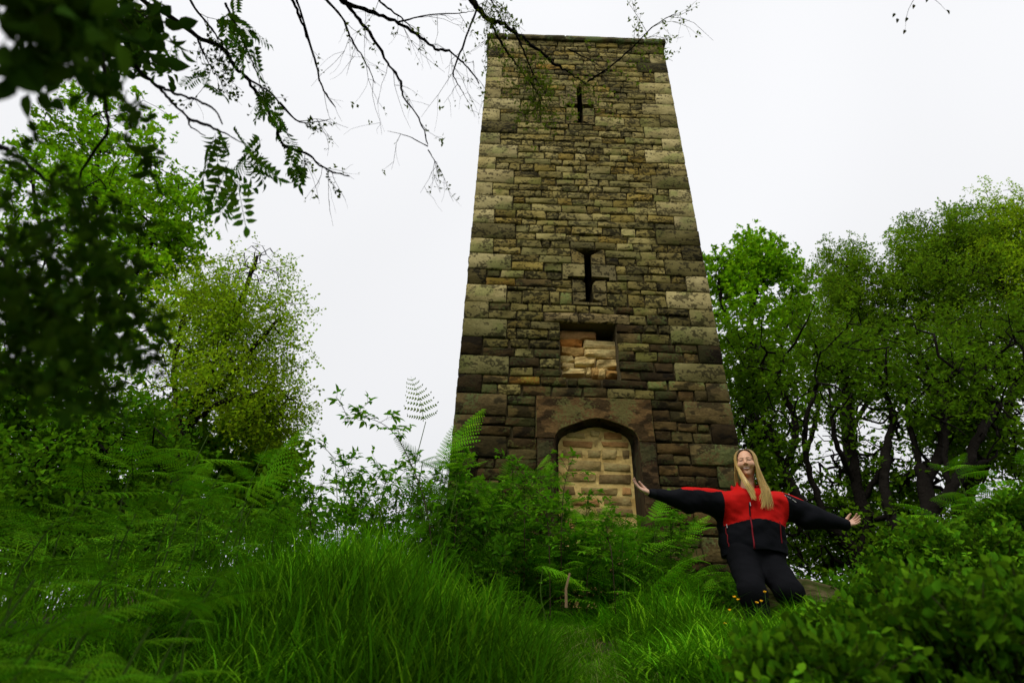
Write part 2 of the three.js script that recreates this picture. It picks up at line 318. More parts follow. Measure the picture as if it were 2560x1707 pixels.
// the Tudor arch of the doorway: its outline on the face, its outline at the back of the splay
const archPts = (f, list, z) => list.map(([x, y]) => f(x, y, z));
const outerArch = archPts(c3, [[905, 1500], [902, 900], [900, 620], [898, 462], [908, 432], [926, 408], [952, 388], [985, 375], [1040, 357], [1100, 336], [1160, 318], [1206, 312], [1255, 316], [1310, 331], [1370, 352], [1430, 378], [1470, 398], [1495, 420], [1510, 446], [1520, 474], [1528, 620], [1545, 900], [1580, 1500]], 0);
const SPLAY = -0.15;
const cx0 = (outerArch[0].x + outerArch[outerArch.length - 1].x) / 2;
for (const p of [outerArch[0], outerArch[1], outerArch[2]]) p.x = outerArch[3].x; for (const p of outerArch.slice(-3)) p.x = outerArch[outerArch.length - 4].x;
outerArch[0].y = outerArch[outerArch.length - 1].y = 0.35;
const innerArch = outerArch.map((p, i) => { const d = 0.062; const ax = clamp((p.x - cx0) / 0.47, -1, 1); return V(p.x - Math.sign(ax) * d * Math.abs(ax) ** 1.5, p.y - (i > 2 && i < outerArch.length - 3 ? d * 0.75 * (1 - ax * ax * 0.7) : 0), SPLAY); });
{
  // lintel, one stone, and a jamb on either side
  const spring = doorLintel.y0, arch = outerArch.filter((p) => p.y > spring + 0.004);
  const finish = (g, tint) => { g.translate(0, 0, -0.3); const uv = g.attributes.uv, col = new Float32Array(uv.count * 3); for (let i = 0; i < uv.count; i++) { uv.setXY(i, uv.getX(i) / 1.2 + 0.3, uv.getY(i) / 1.2 + 0.2); col.set([tint.r, tint.g, tint.b], i * 3); } g.setAttribute('color', new THREE.BufferAttribute(col, 3)); return g; };
  const X0 = outerArch[3].x, X1 = outerArch[outerArch.length - 4].x;
  const sh = new THREE.Shape([new THREE.Vector2(doorLintel.x0, spring), new THREE.Vector2(X0, spring), ...arch.map((p) => new THREE.Vector2(p.x, p.y)), new THREE.Vector2(X1, spring), new THREE.Vector2(doorLintel.x1, spring), new THREE.Vector2(doorLintel.x1, doorLintel.y1 - 0.006), new THREE.Vector2(doorLintel.x0, doorLintel.y1 - 0.006)]);
  const ex = { depth: 0.3, bevelEnabled: true, bevelSize: 0.006, bevelThickness: 0.008, bevelOffset: -0.006, bevelSegments: 2, curveSegments: 4 };
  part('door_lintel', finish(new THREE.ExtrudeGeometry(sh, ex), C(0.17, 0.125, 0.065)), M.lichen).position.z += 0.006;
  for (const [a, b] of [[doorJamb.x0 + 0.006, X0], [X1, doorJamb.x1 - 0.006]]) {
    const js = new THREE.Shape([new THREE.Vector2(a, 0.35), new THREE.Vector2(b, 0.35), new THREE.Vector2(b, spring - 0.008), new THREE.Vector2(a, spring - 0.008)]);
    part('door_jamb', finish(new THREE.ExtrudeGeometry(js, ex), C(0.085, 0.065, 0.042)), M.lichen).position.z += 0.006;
  }
  // hollow moulding round the opening
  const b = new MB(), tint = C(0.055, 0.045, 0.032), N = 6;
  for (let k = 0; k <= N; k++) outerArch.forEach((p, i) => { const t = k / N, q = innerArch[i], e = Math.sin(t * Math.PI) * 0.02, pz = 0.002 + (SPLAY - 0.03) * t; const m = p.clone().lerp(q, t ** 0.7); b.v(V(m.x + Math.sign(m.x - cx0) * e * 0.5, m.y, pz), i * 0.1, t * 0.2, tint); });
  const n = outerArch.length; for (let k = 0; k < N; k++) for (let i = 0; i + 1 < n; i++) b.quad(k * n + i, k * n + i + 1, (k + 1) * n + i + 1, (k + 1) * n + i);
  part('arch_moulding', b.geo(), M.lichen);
  // blocking wall of the doorway, its stones proud of the mortar
  const is = new THREE.Shape(innerArch.map((p) => new THREE.Vector2(p.x * 1.0, p.y)));
  const infill = part('doorway_blocking', (() => { const g = new THREE.ExtrudeGeometry(is, { depth: 0.2, bevelEnabled: false }); g.translate(0, 0, SPLAY - 0.2); const uv = g.attributes.uv; for (let i = 0; i < uv.count; i++) uv.setXY(i, uv.getX(i) / 1.2, uv.getY(i) / 1.2); return g; })(), M.newMortar);
  infill.userData.label = 'pale sandstone and mortar filling the arched doorway';
  S(14);
  const cols = { y: C(0.48, 0.37, 0.18), p: C(0.42, 0.25, 0.12), b: C(0.22, 0.165, 0.09), t: C(0.42, 0.34, 0.18), g: C(0.32, 0.26, 0.135) };
  const list = [[985, 412, 1130, 457, 't'], [1160, 402, 1236, 452, 't'], [1265, 415, 1400, 472, 'p'], [962, 470, 1182, 527, 'p'], [1242, 480, 1446, 532, 'p'], [1190, 478, 1222, 520, 't'], [952, 545, 1112, 603, 'g'], [1140, 535, 1247, 605, 'g'], [1249, 538, 1362, 612, 't'], [1393, 540, 1462, 612, 'b'], [995, 615, 1252, 697, 'g'], [1263, 638, 1458, 706, 'g'], [962, 705, 1207, 782, 'g'], [1223, 722, 1468, 797, 'b'], [955, 800, 1055, 880, 'b'], [1090, 808, 1368, 878, 'g'], [1390, 815, 1470, 880, 'p'], [1020, 892, 1232, 962, 'p'], [1256, 888, 1470, 955, 'g'], [960, 975, 1180, 1045, 't'], [1210, 970, 1480, 1040, 'b'], [980, 1060, 1150, 1130, 'p'], [1175, 1055, 1400, 1125, 'g'], [1000, 1150, 1250, 1210, 'b'], [1270, 1140, 1480, 1210, 't']];
  for (const [x0, y0, x1, y1, k] of list) {
    const a = c3(x0, (y0 + y1) / 2, SPLAY), d = c3(x1, (y0 + y1) / 2, SPLAY), t = c3((x0 + x1) / 2, y0, SPLAY), u = c3((x0 + x1) / 2, y1, SPLAY);
    const g = block(d.x - a.x - 0.02, t.y - u.y - 0.018, 0.05, { nx: 6, ny: 4, rough: 0.008, round: 0.005, tint: cols[k].clone().multiplyScalar(rr(0.85, 1.15)), skew: 0.012 });
    mesh('stone', put(g, (a.x + d.x) / 2, (t.y + u.y) / 2, SPLAY + 0.009), M.plain, infill);
  }
}
// window: lintel stones, sides, and the loose stones that block it
{
  S(15);
  const m = c2(1018, 850).x;
  for (const [a, b] of [[winLintel.x0, m], [m, winLintel.x1]]) part('window_lintel', put(block(b - a - 0.012, winLintel.y1 - winLintel.y0 - 0.008, 0.3, { nx: 7, ny: 4, rough: 0.02, tint: C(0.27, 0.22, 0.13) }), (a + b) / 2, (winLintel.y0 + winLintel.y1) / 2, 0), M.crust);
  const Z = -0.2, blk = part('window_blocking', put(new THREE.BoxGeometry(win.x1 - win.x0 + 0.1, 0.62, 0.2), (win.x0 + win.x1) / 2, win.y0 + 0.24, Z - 0.14), matte({ color: C(0.42, 0.32, 0.17), bumpMap: stoneBump, bumpScale: 0.02, roughness: 1 }));
  blk.userData.label = 'loose tan and orange stones blocking the square window';
  const or = C(0.5, 0.22, 0.06), pk = C(0.45, 0.28, 0.15), ta = C(0.66, 0.55, 0.31), br = C(0.5, 0.33, 0.14);
  const list = [[884, 952, 1152, 1028, pk, 0.02], [884, 1020, 1046, 1082, or, 0.01], [884, 1084, 1056, 1147, br, 0.015], [1056, 1034, 1308, 1102, ta, 0.03], [1058, 1096, 1308, 1162, ta, 0.02], [884, 1146, 988, 1192, ta, 0], [988, 1150, 1152, 1216, ta, 0.02], [1150, 1164, 1316, 1240, ta, 0.01], [884, 1194, 992, 1232, ta, 0.01], [896, 1230, 1072, 1294, ta, 0.02], [1074, 1222, 1116, 1288, ta, 0], [1118, 1228, 1166, 1298, br, 0.01], [1166, 1234, 1218, 1302, ta, 0.015], [1220, 1244, 1322, 1308, br, 0.02], [886, 928, 952, 962, ta, -0.06], [960, 930, 1135, 962, ta, -0.1], [1200, 1236, 1240, 1262, ta, 0]];
  for (const [x0, y0, x1, y1, c, p] of list) {
    const z = Z + p, a = c2(x0, (y0 + y1) / 2, z), d = c2(x1, (y0 + y1) / 2, z), t = c2((x0 + x1) / 2, y0, z), u = c2((x0 + x1) / 2, y1, z);
    mesh('stone', put(block(d.x - a.x, t.y - u.y, 0.14, { nx: 6, ny: 5, rough: 0.04, round: 0.014, tint: c.clone().multiplyScalar(rr(0.85, 1.15)), skew: 0.02 }), (a.x + d.x) / 2, (t.y + u.y) / 2, z), M.plain, blk);
  }
}
// walls behind the stones: the front pierced by the openings, hollow and dark inside
{
  const sh = asShape([V(-HW + 0.03, 0.3), V(HW - 0.03, 0.3), V(HW - 0.03, TOP), V(-HW + 0.03, TOP)]);
  for (const P of slitPoly) sh.holes.push(new THREE.Path(P.map((p) => new THREE.Vector2(p.x, p.y))));
  sh.holes.push(new THREE.Path([[win.x0 + 0.004, win.y0], [win.x1 - 0.004, win.y0], [win.x1 - 0.004, win.y1], [win.x0 + 0.004, win.y1]].map((p) => new THREE.Vector2(...p))));
  sh.holes.push(new THREE.Path(outerArch.map((p) => new THREE.Vector2(p.x, p.y))));
  const g = new THREE.ExtrudeGeometry(sh, { depth: 0.45, bevelEnabled: false }); g.translate(0, 0, -0.49);
  const bx = (w, h, d, x, y, z) => put(new THREE.BoxGeometry(w, h, d).toNonIndexed(), x, y, z);
  const H = TOP - 0.3, my = (TOP + 0.3) / 2;
  part('wall', mergeGeometries([g, bx(0.4, H, TW - 0.6, -HW + 0.25, my, -HW - 0.2), bx(0.4, H, TW - 0.6, HW - 0.25, my, -HW - 0.2), bx(TW - 1, H, 0.4, 0, my, -TW + 0.25), bx(TW - 0.9, 0.1, TW - 0.9, 0, TOP - 0.06, -HW - 0.05)]), M.mortar);
}
// coping slabs along the top
{
  S(16);
  const cuts = [1223, 1268, 1415, 1612, 1662].map((x) => at(x, 90 + (x - 1223) * 0.04, 0.06).x);
  cuts[0] = -HW - 0.05; cuts[4] = HW + 0.05;
  for (let k = 0; k < 4; k++) {
    const w = cuts[k + 1] - cuts[k] - (k === 2 ? 0.006 : 0.018), g = block(w, 0.13, 0.55, { nx: 10, ny: 4, rough: 0.01, round: 0.018, tint: C(0.22, 0.24, 0.15), skew: 0.008 });
    part('coping_stone', put(g, (cuts[k] + cuts[k + 1]) / 2, TOP + 0.068, 0.06), M.lichen);
  }
  for (const s of [-1, 1]) part('coping_stone', put(block(TW + 0.02, 0.13, 0.5, { nx: 10, ny: 3, tint: C(0.22, 0.24, 0.15) }), 0, 0, 0, s * Math.PI / 2).translate(s * (HW + 0.05), TOP + 0.068, -HW - 0.2), M.lichen);
}
// ---------------------------------------------------------------- trees
const bark = (r, g, b) => matte({ color: C(r, g, b), bumpMap: stoneBump, bumpScale: 0.02, roughness: 0.95 });
const leafMat = (t = 0.35, rough = 0.6) => new THREE.MeshPhysicalMaterial({ color: C(1, 1, 1), vertexColors: true, roughness: 1, transmission: t, thickness: 0, side: THREE.DoubleSide, specularIntensity: 0.03 });
M.bark = bark(0.01, 0.008, 0.006); M.birchBark = bark(0.09, 0.08, 0.065); M.leaf = leafMat(0.42); M.leafThick = leafMat(0.22);
// one leaf: a folded blade of n steps, from p along d, its face towards up
function leaf(b, p, d, up, len, wid, c, n = 2, droop = 0.25) {
  d = d.clone().normalize(); const s = d.clone().cross(up).normalize(), nn = s.clone().cross(d);
  let prev = null;
  for (let k = 0; k <= n; k++) {
    const t = k / n, w = wid * 0.5 * (k === 0 ? 0.06 : k === n ? 0 : Math.sin(Math.PI * Math.pow(t, 0.8))), q = p.clone().addScaledVector(d, len * t).addScaledVector(nn, -droop * len * t * t);
    const m = b.v(q, 0.5, t, c);
    if (k === n) { b.tri(prev[0], prev[1], m); b.tri(prev[1], prev[2], m); break; }
    const l = b.v(q.clone().addScaledVector(s, -w).addScaledVector(nn, w * 0.35), 0, t, c), r = b.v(q.clone().addScaledVector(s, w).addScaledVector(nn, w * 0.35), 1, t, c);
    if (prev) { b.quad(prev[0], prev[1], m, l); b.quad(prev[1], prev[2], r, m); }
    prev = [l, m, r];
  }
}
const rdir = () => { const z = rr(-1, 1), a = rr(0, 6.283), r = Math.sqrt(1 - z * z); return V(r * Math.cos(a), z, r * Math.sin(a)); };
// a spray: leaves on a short twig, unit size; drawn many times through a crown
function spray(n, len, wid, reach, { flat = 0.5, steps = 2, colour = () => C(1, 1, 1), twig = true, droop = 0.25 } = {}) {
  const b = new MB();
  for (let k = 0; k < n; k++) {
    const t = (k + 0.5) / n, p = V((rnd() - 0.5) * reach * 0.5, (rnd() - 0.5) * reach * 0.4, t * reach - reach * 0.3), d = V(rr(-1, 1), rr(-0.5, 0.5), rr(-0.2, 1)).normalize();
    leaf(b, p, d, rdir().multiplyScalar(flat).add(V(0, 1, 0)).normalize(), len * rr(0.7, 1.2), wid * rr(0.8, 1.2), colour(), steps, droop);
  }
  if (twig) b.tube([V(0, 0, -reach * 0.45), V(0.01, 0, reach * 0.2), V(0, 0.01, reach * 0.7)], (t) => 0.0016 * (1 - t * 0.6), 3, C(0.05, 0.045, 0.025));
  return b.geo();
}
const vary = (r, g, b, k = 0.25) => () => { const f = rr(1 - k, 1 + k), y = rr(-0.12, 0.12); return C(r * f * (1 + y * 1.6), g * f, b * f * (1 - y)); };
S(21);
const SP = {
  oak: spray(8, 0.085, 0.055, 0.18, { flat: 0.9, colour: vary(0.19, 0.42, 0.006) }),
  oakDark: spray(8, 0.075, 0.046, 0.24, { flat: 0.9, colour: vary(0.095, 0.215, 0.006) }),
  birch: spray(10, 0.042, 0.031, 0.26, { flat: 1.2, colour: vary(0.27, 0.47, 0.012) }),
  birchGreen: spray(11, 0.05, 0.036, 0.22, { flat: 1.2, colour: vary(0.13, 0.265, 0.009) }),
  haw: spray(11, 0.05, 0.036, 0.2, { flat: 1, colour: vary(0.09, 0.24, 0.006) }),
};
function instanced(name, geo, mat, list, parent, col) {
  const m = new THREE.InstancedMesh(geo, mat, list.length);
  list.forEach((x, i) => { m.setMatrixAt(i, x.m); if (col) m.setColorAt(i, col(x)); });
  shade(m); m.name = parent ? name : numbered(name); (parent ?? scene).add(m); return m;
}
const _q = new THREE.Quaternion(), _q2 = new THREE.Quaternion();
const place = (p, dir, s, roll = rr(0, 6.283)) => new THREE.Matrix4().compose(p, _q.setFromUnitVectors(V(0, 0, 1), dir.clone().normalize()).multiply(_q2.setFromAxisAngle(V(0, 0, 1), roll)).clone(), V(s, s, s));
// A tree grown from traced limbs: points scattered through the crown's lobes are joined one by one to the nearest wood.
function grow({ name = 'tree', label, category = 'tree', group, limbs, lobes, n, sp, per, scatter = 0.3, size = [0.8, 1.3], mat = M.bark, leafM = M.leaf, tip = 0.006, max = 0.2, sd, tint = 0.25, hang = 0, power = 0.42, bare = 0.3 }) {
  S(sd);
  const base = limbs[0][0], t = thing(name, label, category, base.clone(), group), nodes = [];
  const add = (p, parent) => { nodes.push({ p, parent, w: 0 }); return nodes.length - 1; };
  for (const L of limbs) {
    const pts = bend(L, Math.ceil(L.length * 5)); let near = -1;
    if (nodes.length) { let bd = 1e9; nodes.forEach((q, i) => { const d = q.p.distanceToSquared(pts[0]); if (d < bd) { bd = d; near = i; } }); }
    pts.forEach((p, k) => { near = add(p.clone().add(rdir().multiplyScalar(k ? 0.015 : 0)), near); });
  }
  const stock = nodes.length, att = [];
  for (let k = 0; k < n; k++) {
    const L = pick(lobes); let d = rdir().multiplyScalar(Math.pow(rnd(), 0.42)); const wob = 0.72 + 0.5 * noise(d.x * 2.2 + sd, d.y * 2.2 + L.c.x, d.z * 2.2 + L.c.y);
    att.push(L.c.clone().add(V(d.x * L.r.x, d.y * L.r.y, d.z * L.r.z).multiplyScalar(wob)));
  }
  const dn = att.map((p) => { let b = 1e9; for (let i = 0; i < stock; i++) b = Math.min(b, nodes[i].p.distanceToSquared(p)); return [b, p]; }).sort((a, b) => a[0] - b[0]);
  const tips = [];
  for (const [, p] of dn) {
    let near = 0, bd = 1e9; nodes.forEach((q, i) => { const d = q.p.distanceToSquared(p) * (q.p.y > p.y + 0.3 ? 1.7 : 1) * (i < stock * 0.15 ? 3 : 1); if (d < bd) { bd = d; near = i; } });
    const a = nodes[near].p, len = a.distanceTo(p), steps = Math.max(1, Math.round(len / 0.35));
    let at0 = near;
    for (let k = 1; k <= steps; k++) { const f = k / steps, q = a.clone().lerp(p, f); if (k < steps) q.add(rdir().multiplyScalar(len * 0.09)); q.y -= Math.sin(f * Math.PI) * len * 0.06; at0 = add(q, at0); }
    tips.push(at0);
  }
  for (let i = nodes.length - 1; i >= 0; i--) { nodes[i].w += tips.includes(i) ? 1 : 0; if (nodes[i].parent >= 0) nodes[nodes[i].parent].w += nodes[i].w; }
  const R = (i) => Math.min(max, tip * Math.pow(Math.max(1, nodes[i].w), power) + (i < stock ? 0.008 : 0)), b = new MB(), O = base;
  // chains of wood, thick ones with more sides
  const kids = nodes.map(() => []); nodes.forEach((q, i) => { if (q.parent >= 0) kids[q.parent].push(i); });
  const starts = [[-1, 0]];
  while (starts.length) {
    const [from, i0] = starts.pop(), ch = from >= 0 ? [from] : []; let i = i0;
    for (;;) { ch.push(i); const ks = kids[i]; if (!ks.length) break; ks.sort((x, y) => nodes[y].w - nodes[x].w); for (const k of ks.slice(1)) starts.push([i, k]); i = ks[0]; }
    const rad = ch.map((k, j) => (j === 0 && from >= 0 ? Math.min(R(k), R(ch[1]) * 1.25) : R(k)));
    if (ch.length > 1) b.tube(ch.map((k) => nodes[k].p.clone().sub(O)), (f) => rad[Math.round(f * (ch.length - 1))], rad[0] > 0.06 ? 8 : rad[0] > 0.02 ? 5 : 3, null, rad[0] > 0.03 ? 0.12 : 0);
  }
  mesh('trunk', b.geo(), mat, t);
  const list = [];
  for (const i of tips) {
    const cl = noise(nodes[i].p.x * 1.3, nodes[i].p.y * 1.3, nodes[i].p.z * 1.3 + sd); if (noise(nodes[i].p.x * 1.7 + 40, nodes[i].p.y * 1.7, nodes[i].p.z * 1.7 + sd) < bare) continue;
    const p = nodes[i].p, q = nodes[nodes[i].parent].p, dir = p.clone().sub(q).normalize();
    for (let k = 0; k < per; k++) { const o = rdir().multiplyScalar(scatter * Math.cbrt(rnd())); o.y -= hang * rnd(); const d = dir.clone().add(rdir().multiplyScalar(0.9)).add(V(0, 0.15 - hang, 0)); list.push({ m: place(p.clone().add(o).sub(O), d, rr(...size)), f: rr(1 - tint, 1 + tint) * (0.7 + 0.6 * cl) }); }
  }
  tag(instanced('crown', sp, leafM, list, t, (x) => C(x.f * 1.05, x.f, x.f * 0.9)), null, null, null, 'stuff');
  return t;
}
const k_ = (x, y, z) => at(x * K, y * K, z);                                  // the same, from pixels of the 2352-wide view
const lobe = (x, y, z, rx, ry, rz) => { const c = k_(x, y, z), e = k_(x + rx, y, z), u = k_(x, y - ry, z); return { c, r: V(c.distanceTo(e), c.distanceTo(u) * 0.93, rz ?? c.distanceTo(e)) }; };
const foot = (x, z) => V(x, groundY(x, z) - 0.1, z);
const footAt = (px, py, z) => { const p = k_(px, py, z); return foot(p.x, z); };

// left: an oak, a birch, and darker low trees under them
grow({ name: 'oak_tree', label: 'tall oak with fresh green leaves at the left, higher than the yellowish birch beside it', sd: 31, sp: SP.oak, n: 620, per: 7, scatter: 0.28, size: [0.9, 1.5],
  limbs: [[footAt(150, 1250, -3), k_(170, 1000, -3), k_(200, 760, -3.1), k_(215, 520, -3), k_(225, 330, -3)], [k_(185, 860, -3), k_(300, 640, -2.8), k_(390, 470, -2.8)], [k_(190, 800, -3), k_(110, 600, -3.2), k_(70, 400, -3)]],
  lobes: [lobe(215, 330, -3, 135, 140), lobe(290, 440, -2.8, 150, 170), lobe(120, 470, -3.2, 140, 170), lobe(300, 640, -2.8, 165, 160), lobe(120, 700, -3.2, 170, 200), lobe(370, 520, -2.7, 100, 110)] });
grow({ name: 'birch_tree', label: 'yellow-green birch between the left oak and the open sky', sd: 32, sp: SP.birch, n: 860, per: 6, scatter: 0.34, bare: 0.36, mat: M.bark, tip: 0.004, max: 0.09, size: [0.8, 1.3],
  limbs: [[footAt(400, 1250, -1.5), k_(410, 1080, -1.5), k_(440, 950, -1.5), k_(500, 820, -1.5), k_(550, 700, -1.5), k_(590, 590, -1.5)], [k_(440, 950, -1.5), k_(540, 850, -1.2), k_(640, 730, -1.2)], [k_(420, 1000, -1.5), k_(400, 850, -1.8), k_(430, 680, -1.8)], [k_(430, 980, -1.4), k_(520, 920, -1), k_(620, 900, -1)]],
  lobes: [lobe(560, 690, -1.5, 110, 130), lobe(610, 770, -1.3, 110, 125), lobe(480, 760, -1.7, 120, 130), lobe(560, 880, -1.2, 125, 100), lobe(440, 900, -1.6, 110, 110), lobe(585, 620, -1.5, 60, 60), lobe(400, 760, -1.8, 100, 130), lobe(620, 950, -1.2, 90, 70), lobe(360, 900, -1.8, 110, 110)] });
grow({ name: 'hawthorn_tree', label: 'dark leafy low tree under the left oak at the edge of the picture', sd: 33, sp: SP.haw, n: 620, per: 6, scatter: 0.3, size: [0.9, 1.5],
  limbs: [[footAt(90, 1330, 0), k_(100, 1150, 0), k_(140, 1000, 0), k_(190, 880, 0)], [k_(110, 1100, 0), k_(30, 950, 0), k_(-30, 850, 0)], [k_(105, 1130, 0), k_(230, 1030, 0.2), k_(330, 980, 0.2)]],
  lobes: [lobe(130, 930, 0, 170, 120), lobe(20, 1000, 0, 150, 170), lobe(270, 1040, 0.2, 150, 110), lobe(150, 1120, 0.3, 190, 110), lobe(60, 1230, 0.3, 150, 90), lobe(230, 1250, 0.2, 150, 80), lobe(380, 1220, 0, 120, 70)] });
grow({ name: 'hawthorn_tree', label: 'low green tree growing under the yellow-green birch behind the tall ferns', sd: 34, sp: SP.oak, n: 460, per: 6, scatter: 0.28, size: [0.8, 1.4],
  limbs: [[footAt(380, 1330, -2.5), k_(390, 1180, -2.5), k_(450, 1080, -2.5), k_(520, 1010, -2.5)], [k_(385, 1230, -2.5), k_(480, 1150, -2.5), k_(600, 1110, -2.5)], [k_(385, 1230, -2.5), k_(300, 1120, -2.5)]],
  lobes: [lobe(400, 1080, -2.5, 150, 100), lobe(540, 1120, -2.5, 130, 90), lobe(300, 1180, -2.5, 130, 110), lobe(620, 1180, -2.5, 90, 70), lobe(480, 1000, -2.3, 160, 80), lobe(620, 1060, -2.4, 80, 70)] });
// right: bright oak behind the tower's corner, birches, and dark crooked oaks in front
grow({ name: 'oak_tree', label: 'bright green oak just behind the right edge of the tower', sd: 35, sp: SP.oak, n: 430, per: 6, scatter: 0.27, size: [0.9, 1.5],
  limbs: [[footAt(1740, 1250, -4), k_(1745, 1050, -4), k_(1725, 850, -4), k_(1730, 700, -4), k_(1760, 580, -4)], [k_(1735, 900, -4), k_(1670, 740, -4), k_(1650, 640, -4)], [k_(1740, 950, -4), k_(1800, 780, -4), k_(1820, 660, -4)]],
  lobes: [lobe(1740, 610, -4, 75, 85), lobe(1660, 650, -4, 70, 80), lobe(1800, 660, -4, 55, 85), lobe(1720, 760, -4, 110, 100), lobe(1720, 880, -3.8, 120, 110)] });
const birchLimbs = (x, y0, z, y1) => [[footAt(x, 1280, z), k_(x + 8, 1100, z), k_(x - 5, (y0 + y1) / 2 + 150, z), k_(x + 6, y0 + 150, z), k_(x, y0 + 30, z)], [k_(x + 4, 1000, z), k_(x + 70, 880, z), k_(x + 90, y0 + 190, z)], [k_(x + 4, 980, z), k_(x - 60, 850, z), k_(x - 70, y0 + 230, z)]];
grow({ name: 'birch_tree', label: 'rounded green birch, middle of the crowns at the right, lower than the ones beside it', sd: 36, sp: SP.birchGreen, n: 520, per: 8, scatter: 0.34, size: [1, 1.6], max: 0.14, hang: 0.1, limbs: birchLimbs(1945, 560, -6, 900),
  lobes: [lobe(1945, 640, -6, 70, 90), lobe(1900, 720, -6, 85, 100), lobe(2000, 720, -6, 80, 100), lobe(1950, 830, -6, 140, 110)] });
grow({ name: 'birch_tree', label: 'tall green birch near the right edge with a broad uneven crown', sd: 37, sp: SP.birchGreen, n: 760, per: 8, scatter: 0.34, size: [1, 1.6], max: 0.16, hang: 0.1, limbs: birchLimbs(2180, 490, -5.5, 860),
  lobes: [lobe(2150, 560, -5.5, 85, 80), lobe(2230, 560, -5.5, 90, 75), lobe(2110, 650, -5.5, 75, 100), lobe(2190, 700, -5.3, 130, 120), lobe(2260, 680, -5.3, 120, 140), lobe(2190, 830, -5.3, 150, 110)] });
grow({ name: 'ash_tree', label: 'feathery pale green tree cut off by the right edge of the picture, highest crown there', sd: 38, sp: SP.birch, n: 380, per: 9, scatter: 0.34, size: [1, 1.6], max: 0.15, limbs: [[footAt(2400, 1250, -4.6), k_(2395, 1000, -4.6), k_(2380, 750, -4.6), k_(2345, 480, -4.6)], [k_(2390, 900, -4.6), k_(2320, 700, -4.6), k_(2290, 600, -4.6)]],
  lobes: [lobe(2335, 520, -4.6, 65, 85), lobe(2370, 620, -4.6, 90, 120), lobe(2390, 760, -4.6, 110, 140), lobe(2300, 620, -4.6, 50, 70)] });
const darkOak = { name: 'crooked_oak', bare: 0.5, sp: SP.oakDark, per: 4, scatter: 0.3, size: [0.6, 1.2], tip: 0.0068, max: 0.088 };
grow({ ...darkOak, label: 'dark oak with a leaning trunk right behind the person\'s outstretched arm', sd: 41, n: 640,
  limbs: [[footAt(1985, 1345, -1.2), k_(1960, 1270, -1.2), k_(1900, 1200, -1.2), k_(1850, 1165, -1.2), k_(1800, 1080, -1.3), k_(1770, 980, -1.4)], [k_(1985, 1320, -1.2), k_(1990, 1200, -1.2), k_(1965, 1090, -1.2), k_(1955, 960, -1.3), k_(1940, 820, -1.4)], [k_(1965, 1110, -1.2), k_(1920, 1010, -1), k_(1905, 900, -1)], [k_(1800, 1080, -1.3), k_(1830, 990, -1.3), k_(1790, 880, -1.5)], [k_(1900, 1200, -1.2), k_(1860, 1080, -1.2), k_(1850, 980, -1.1), k_(1880, 880, -1)], [k_(1975, 1160, -1.2), k_(2030, 1060, -1.1), k_(2050, 960, -1), k_(2020, 860, -1)]],
  lobes: [lobe(1780, 860, -1.4, 110, 90), lobe(1870, 800, -1.3, 120, 100), lobe(1960, 850, -1.3, 100, 110), lobe(1760, 990, -1.3, 90, 70), lobe(1880, 950, -1, 110, 70), lobe(1830, 1240, -1.3, 60, 80), lobe(1960, 1060, -1.4, 100, 60), lobe(1780, 1110, -1.5, 90, 70), lobe(1900, 1160, -1.7, 100, 110), lobe(1930, 1290, -1.7, 90, 50)] });
grow({ ...darkOak, label: 'dark oak with thick forked trunk to the right of the leaning one', sd: 42, n: 860,
  limbs: [[footAt(2060, 1350, -0.8), k_(2080, 1270, -0.8), k_(2130, 1190, -0.8), k_(2120, 1090, -0.9), k_(2095, 1000, -1), k_(2080, 880, -1.2)], [k_(2130, 1190, -0.8), k_(2180, 1130, -0.7), k_(2220, 1080, -0.7), k_(2290, 1050, -0.8)], [k_(2125, 1120, -0.9), k_(2170, 1000, -0.9), k_(2160, 880, -1)], [k_(2180, 1130, -0.7), k_(2175, 1060, -0.7), k_(2170, 960, -0.7)], [k_(2085, 1260, -0.8), k_(2040, 1160, -0.9), k_(2035, 1050, -1), k_(2060, 950, -1.1)], [k_(2220, 1080, -0.7), k_(2250, 1000, -0.7), k_(2300, 930, -0.8)]],
  lobes: [lobe(2080, 820, -1.2, 110, 90), lobe(2180, 880, -1, 120, 90), lobe(2060, 950, -1.1, 110, 80), lobe(2190, 1000, -0.9, 110, 70), lobe(2290, 960, -0.9, 90, 110), lobe(2060, 1260, -1.2, 90, 70), lobe(2150, 1110, -1.4, 110, 60), lobe(2030, 1100, -1.6, 110, 80), lobe(2150, 1230, -1.6, 100, 80), lobe(1880, 1240, -2.2, 160, 90), lobe(2050, 1180, -2.2, 170, 100)] });
grow({ ...darkOak, label: 'dark oak at the right edge behind the leafy shrubs, its trunk upright', sd: 43, n: 460,
  limbs: [[footAt(2140, 1360, -1.6), k_(2190, 1250, -1.6), k_(2230, 1120, -1.6), k_(2240, 1000, -1.6), k_(2250, 860, -1.6)], [k_(2230, 1120, -1.6), k_(2300, 1000, -1.6), k_(2330, 880, -1.6)]],
  lobes: [lobe(2250, 830, -1.6, 120, 90), lobe(2340, 870, -1.6, 100, 120), lobe(2330, 1020, -1.5, 90, 100), lobe(2230, 1000, -1.6, 90, 80)] });
grow({ ...darkOak, label: 'slender dark oak between the tower\'s right corner and the person', sd: 44, n: 340, max: 0.1,
  limbs: [[footAt(1790, 1300, -3), k_(1765, 1150, -3), k_(1730, 1010, -3), k_(1740, 880, -3)], [k_(1765, 1150, -3), k_(1850, 1040, -3), k_(1880, 940, -3)], [k_(1750, 1080, -3), k_(1690, 960, -3)]],
  lobes: [lobe(1720, 950, -3, 70, 90), lobe(1720, 830, -3, 80, 90), lobe(1830, 900, -3, 110, 100), lobe(1760, 1060, -3, 90, 70)] });

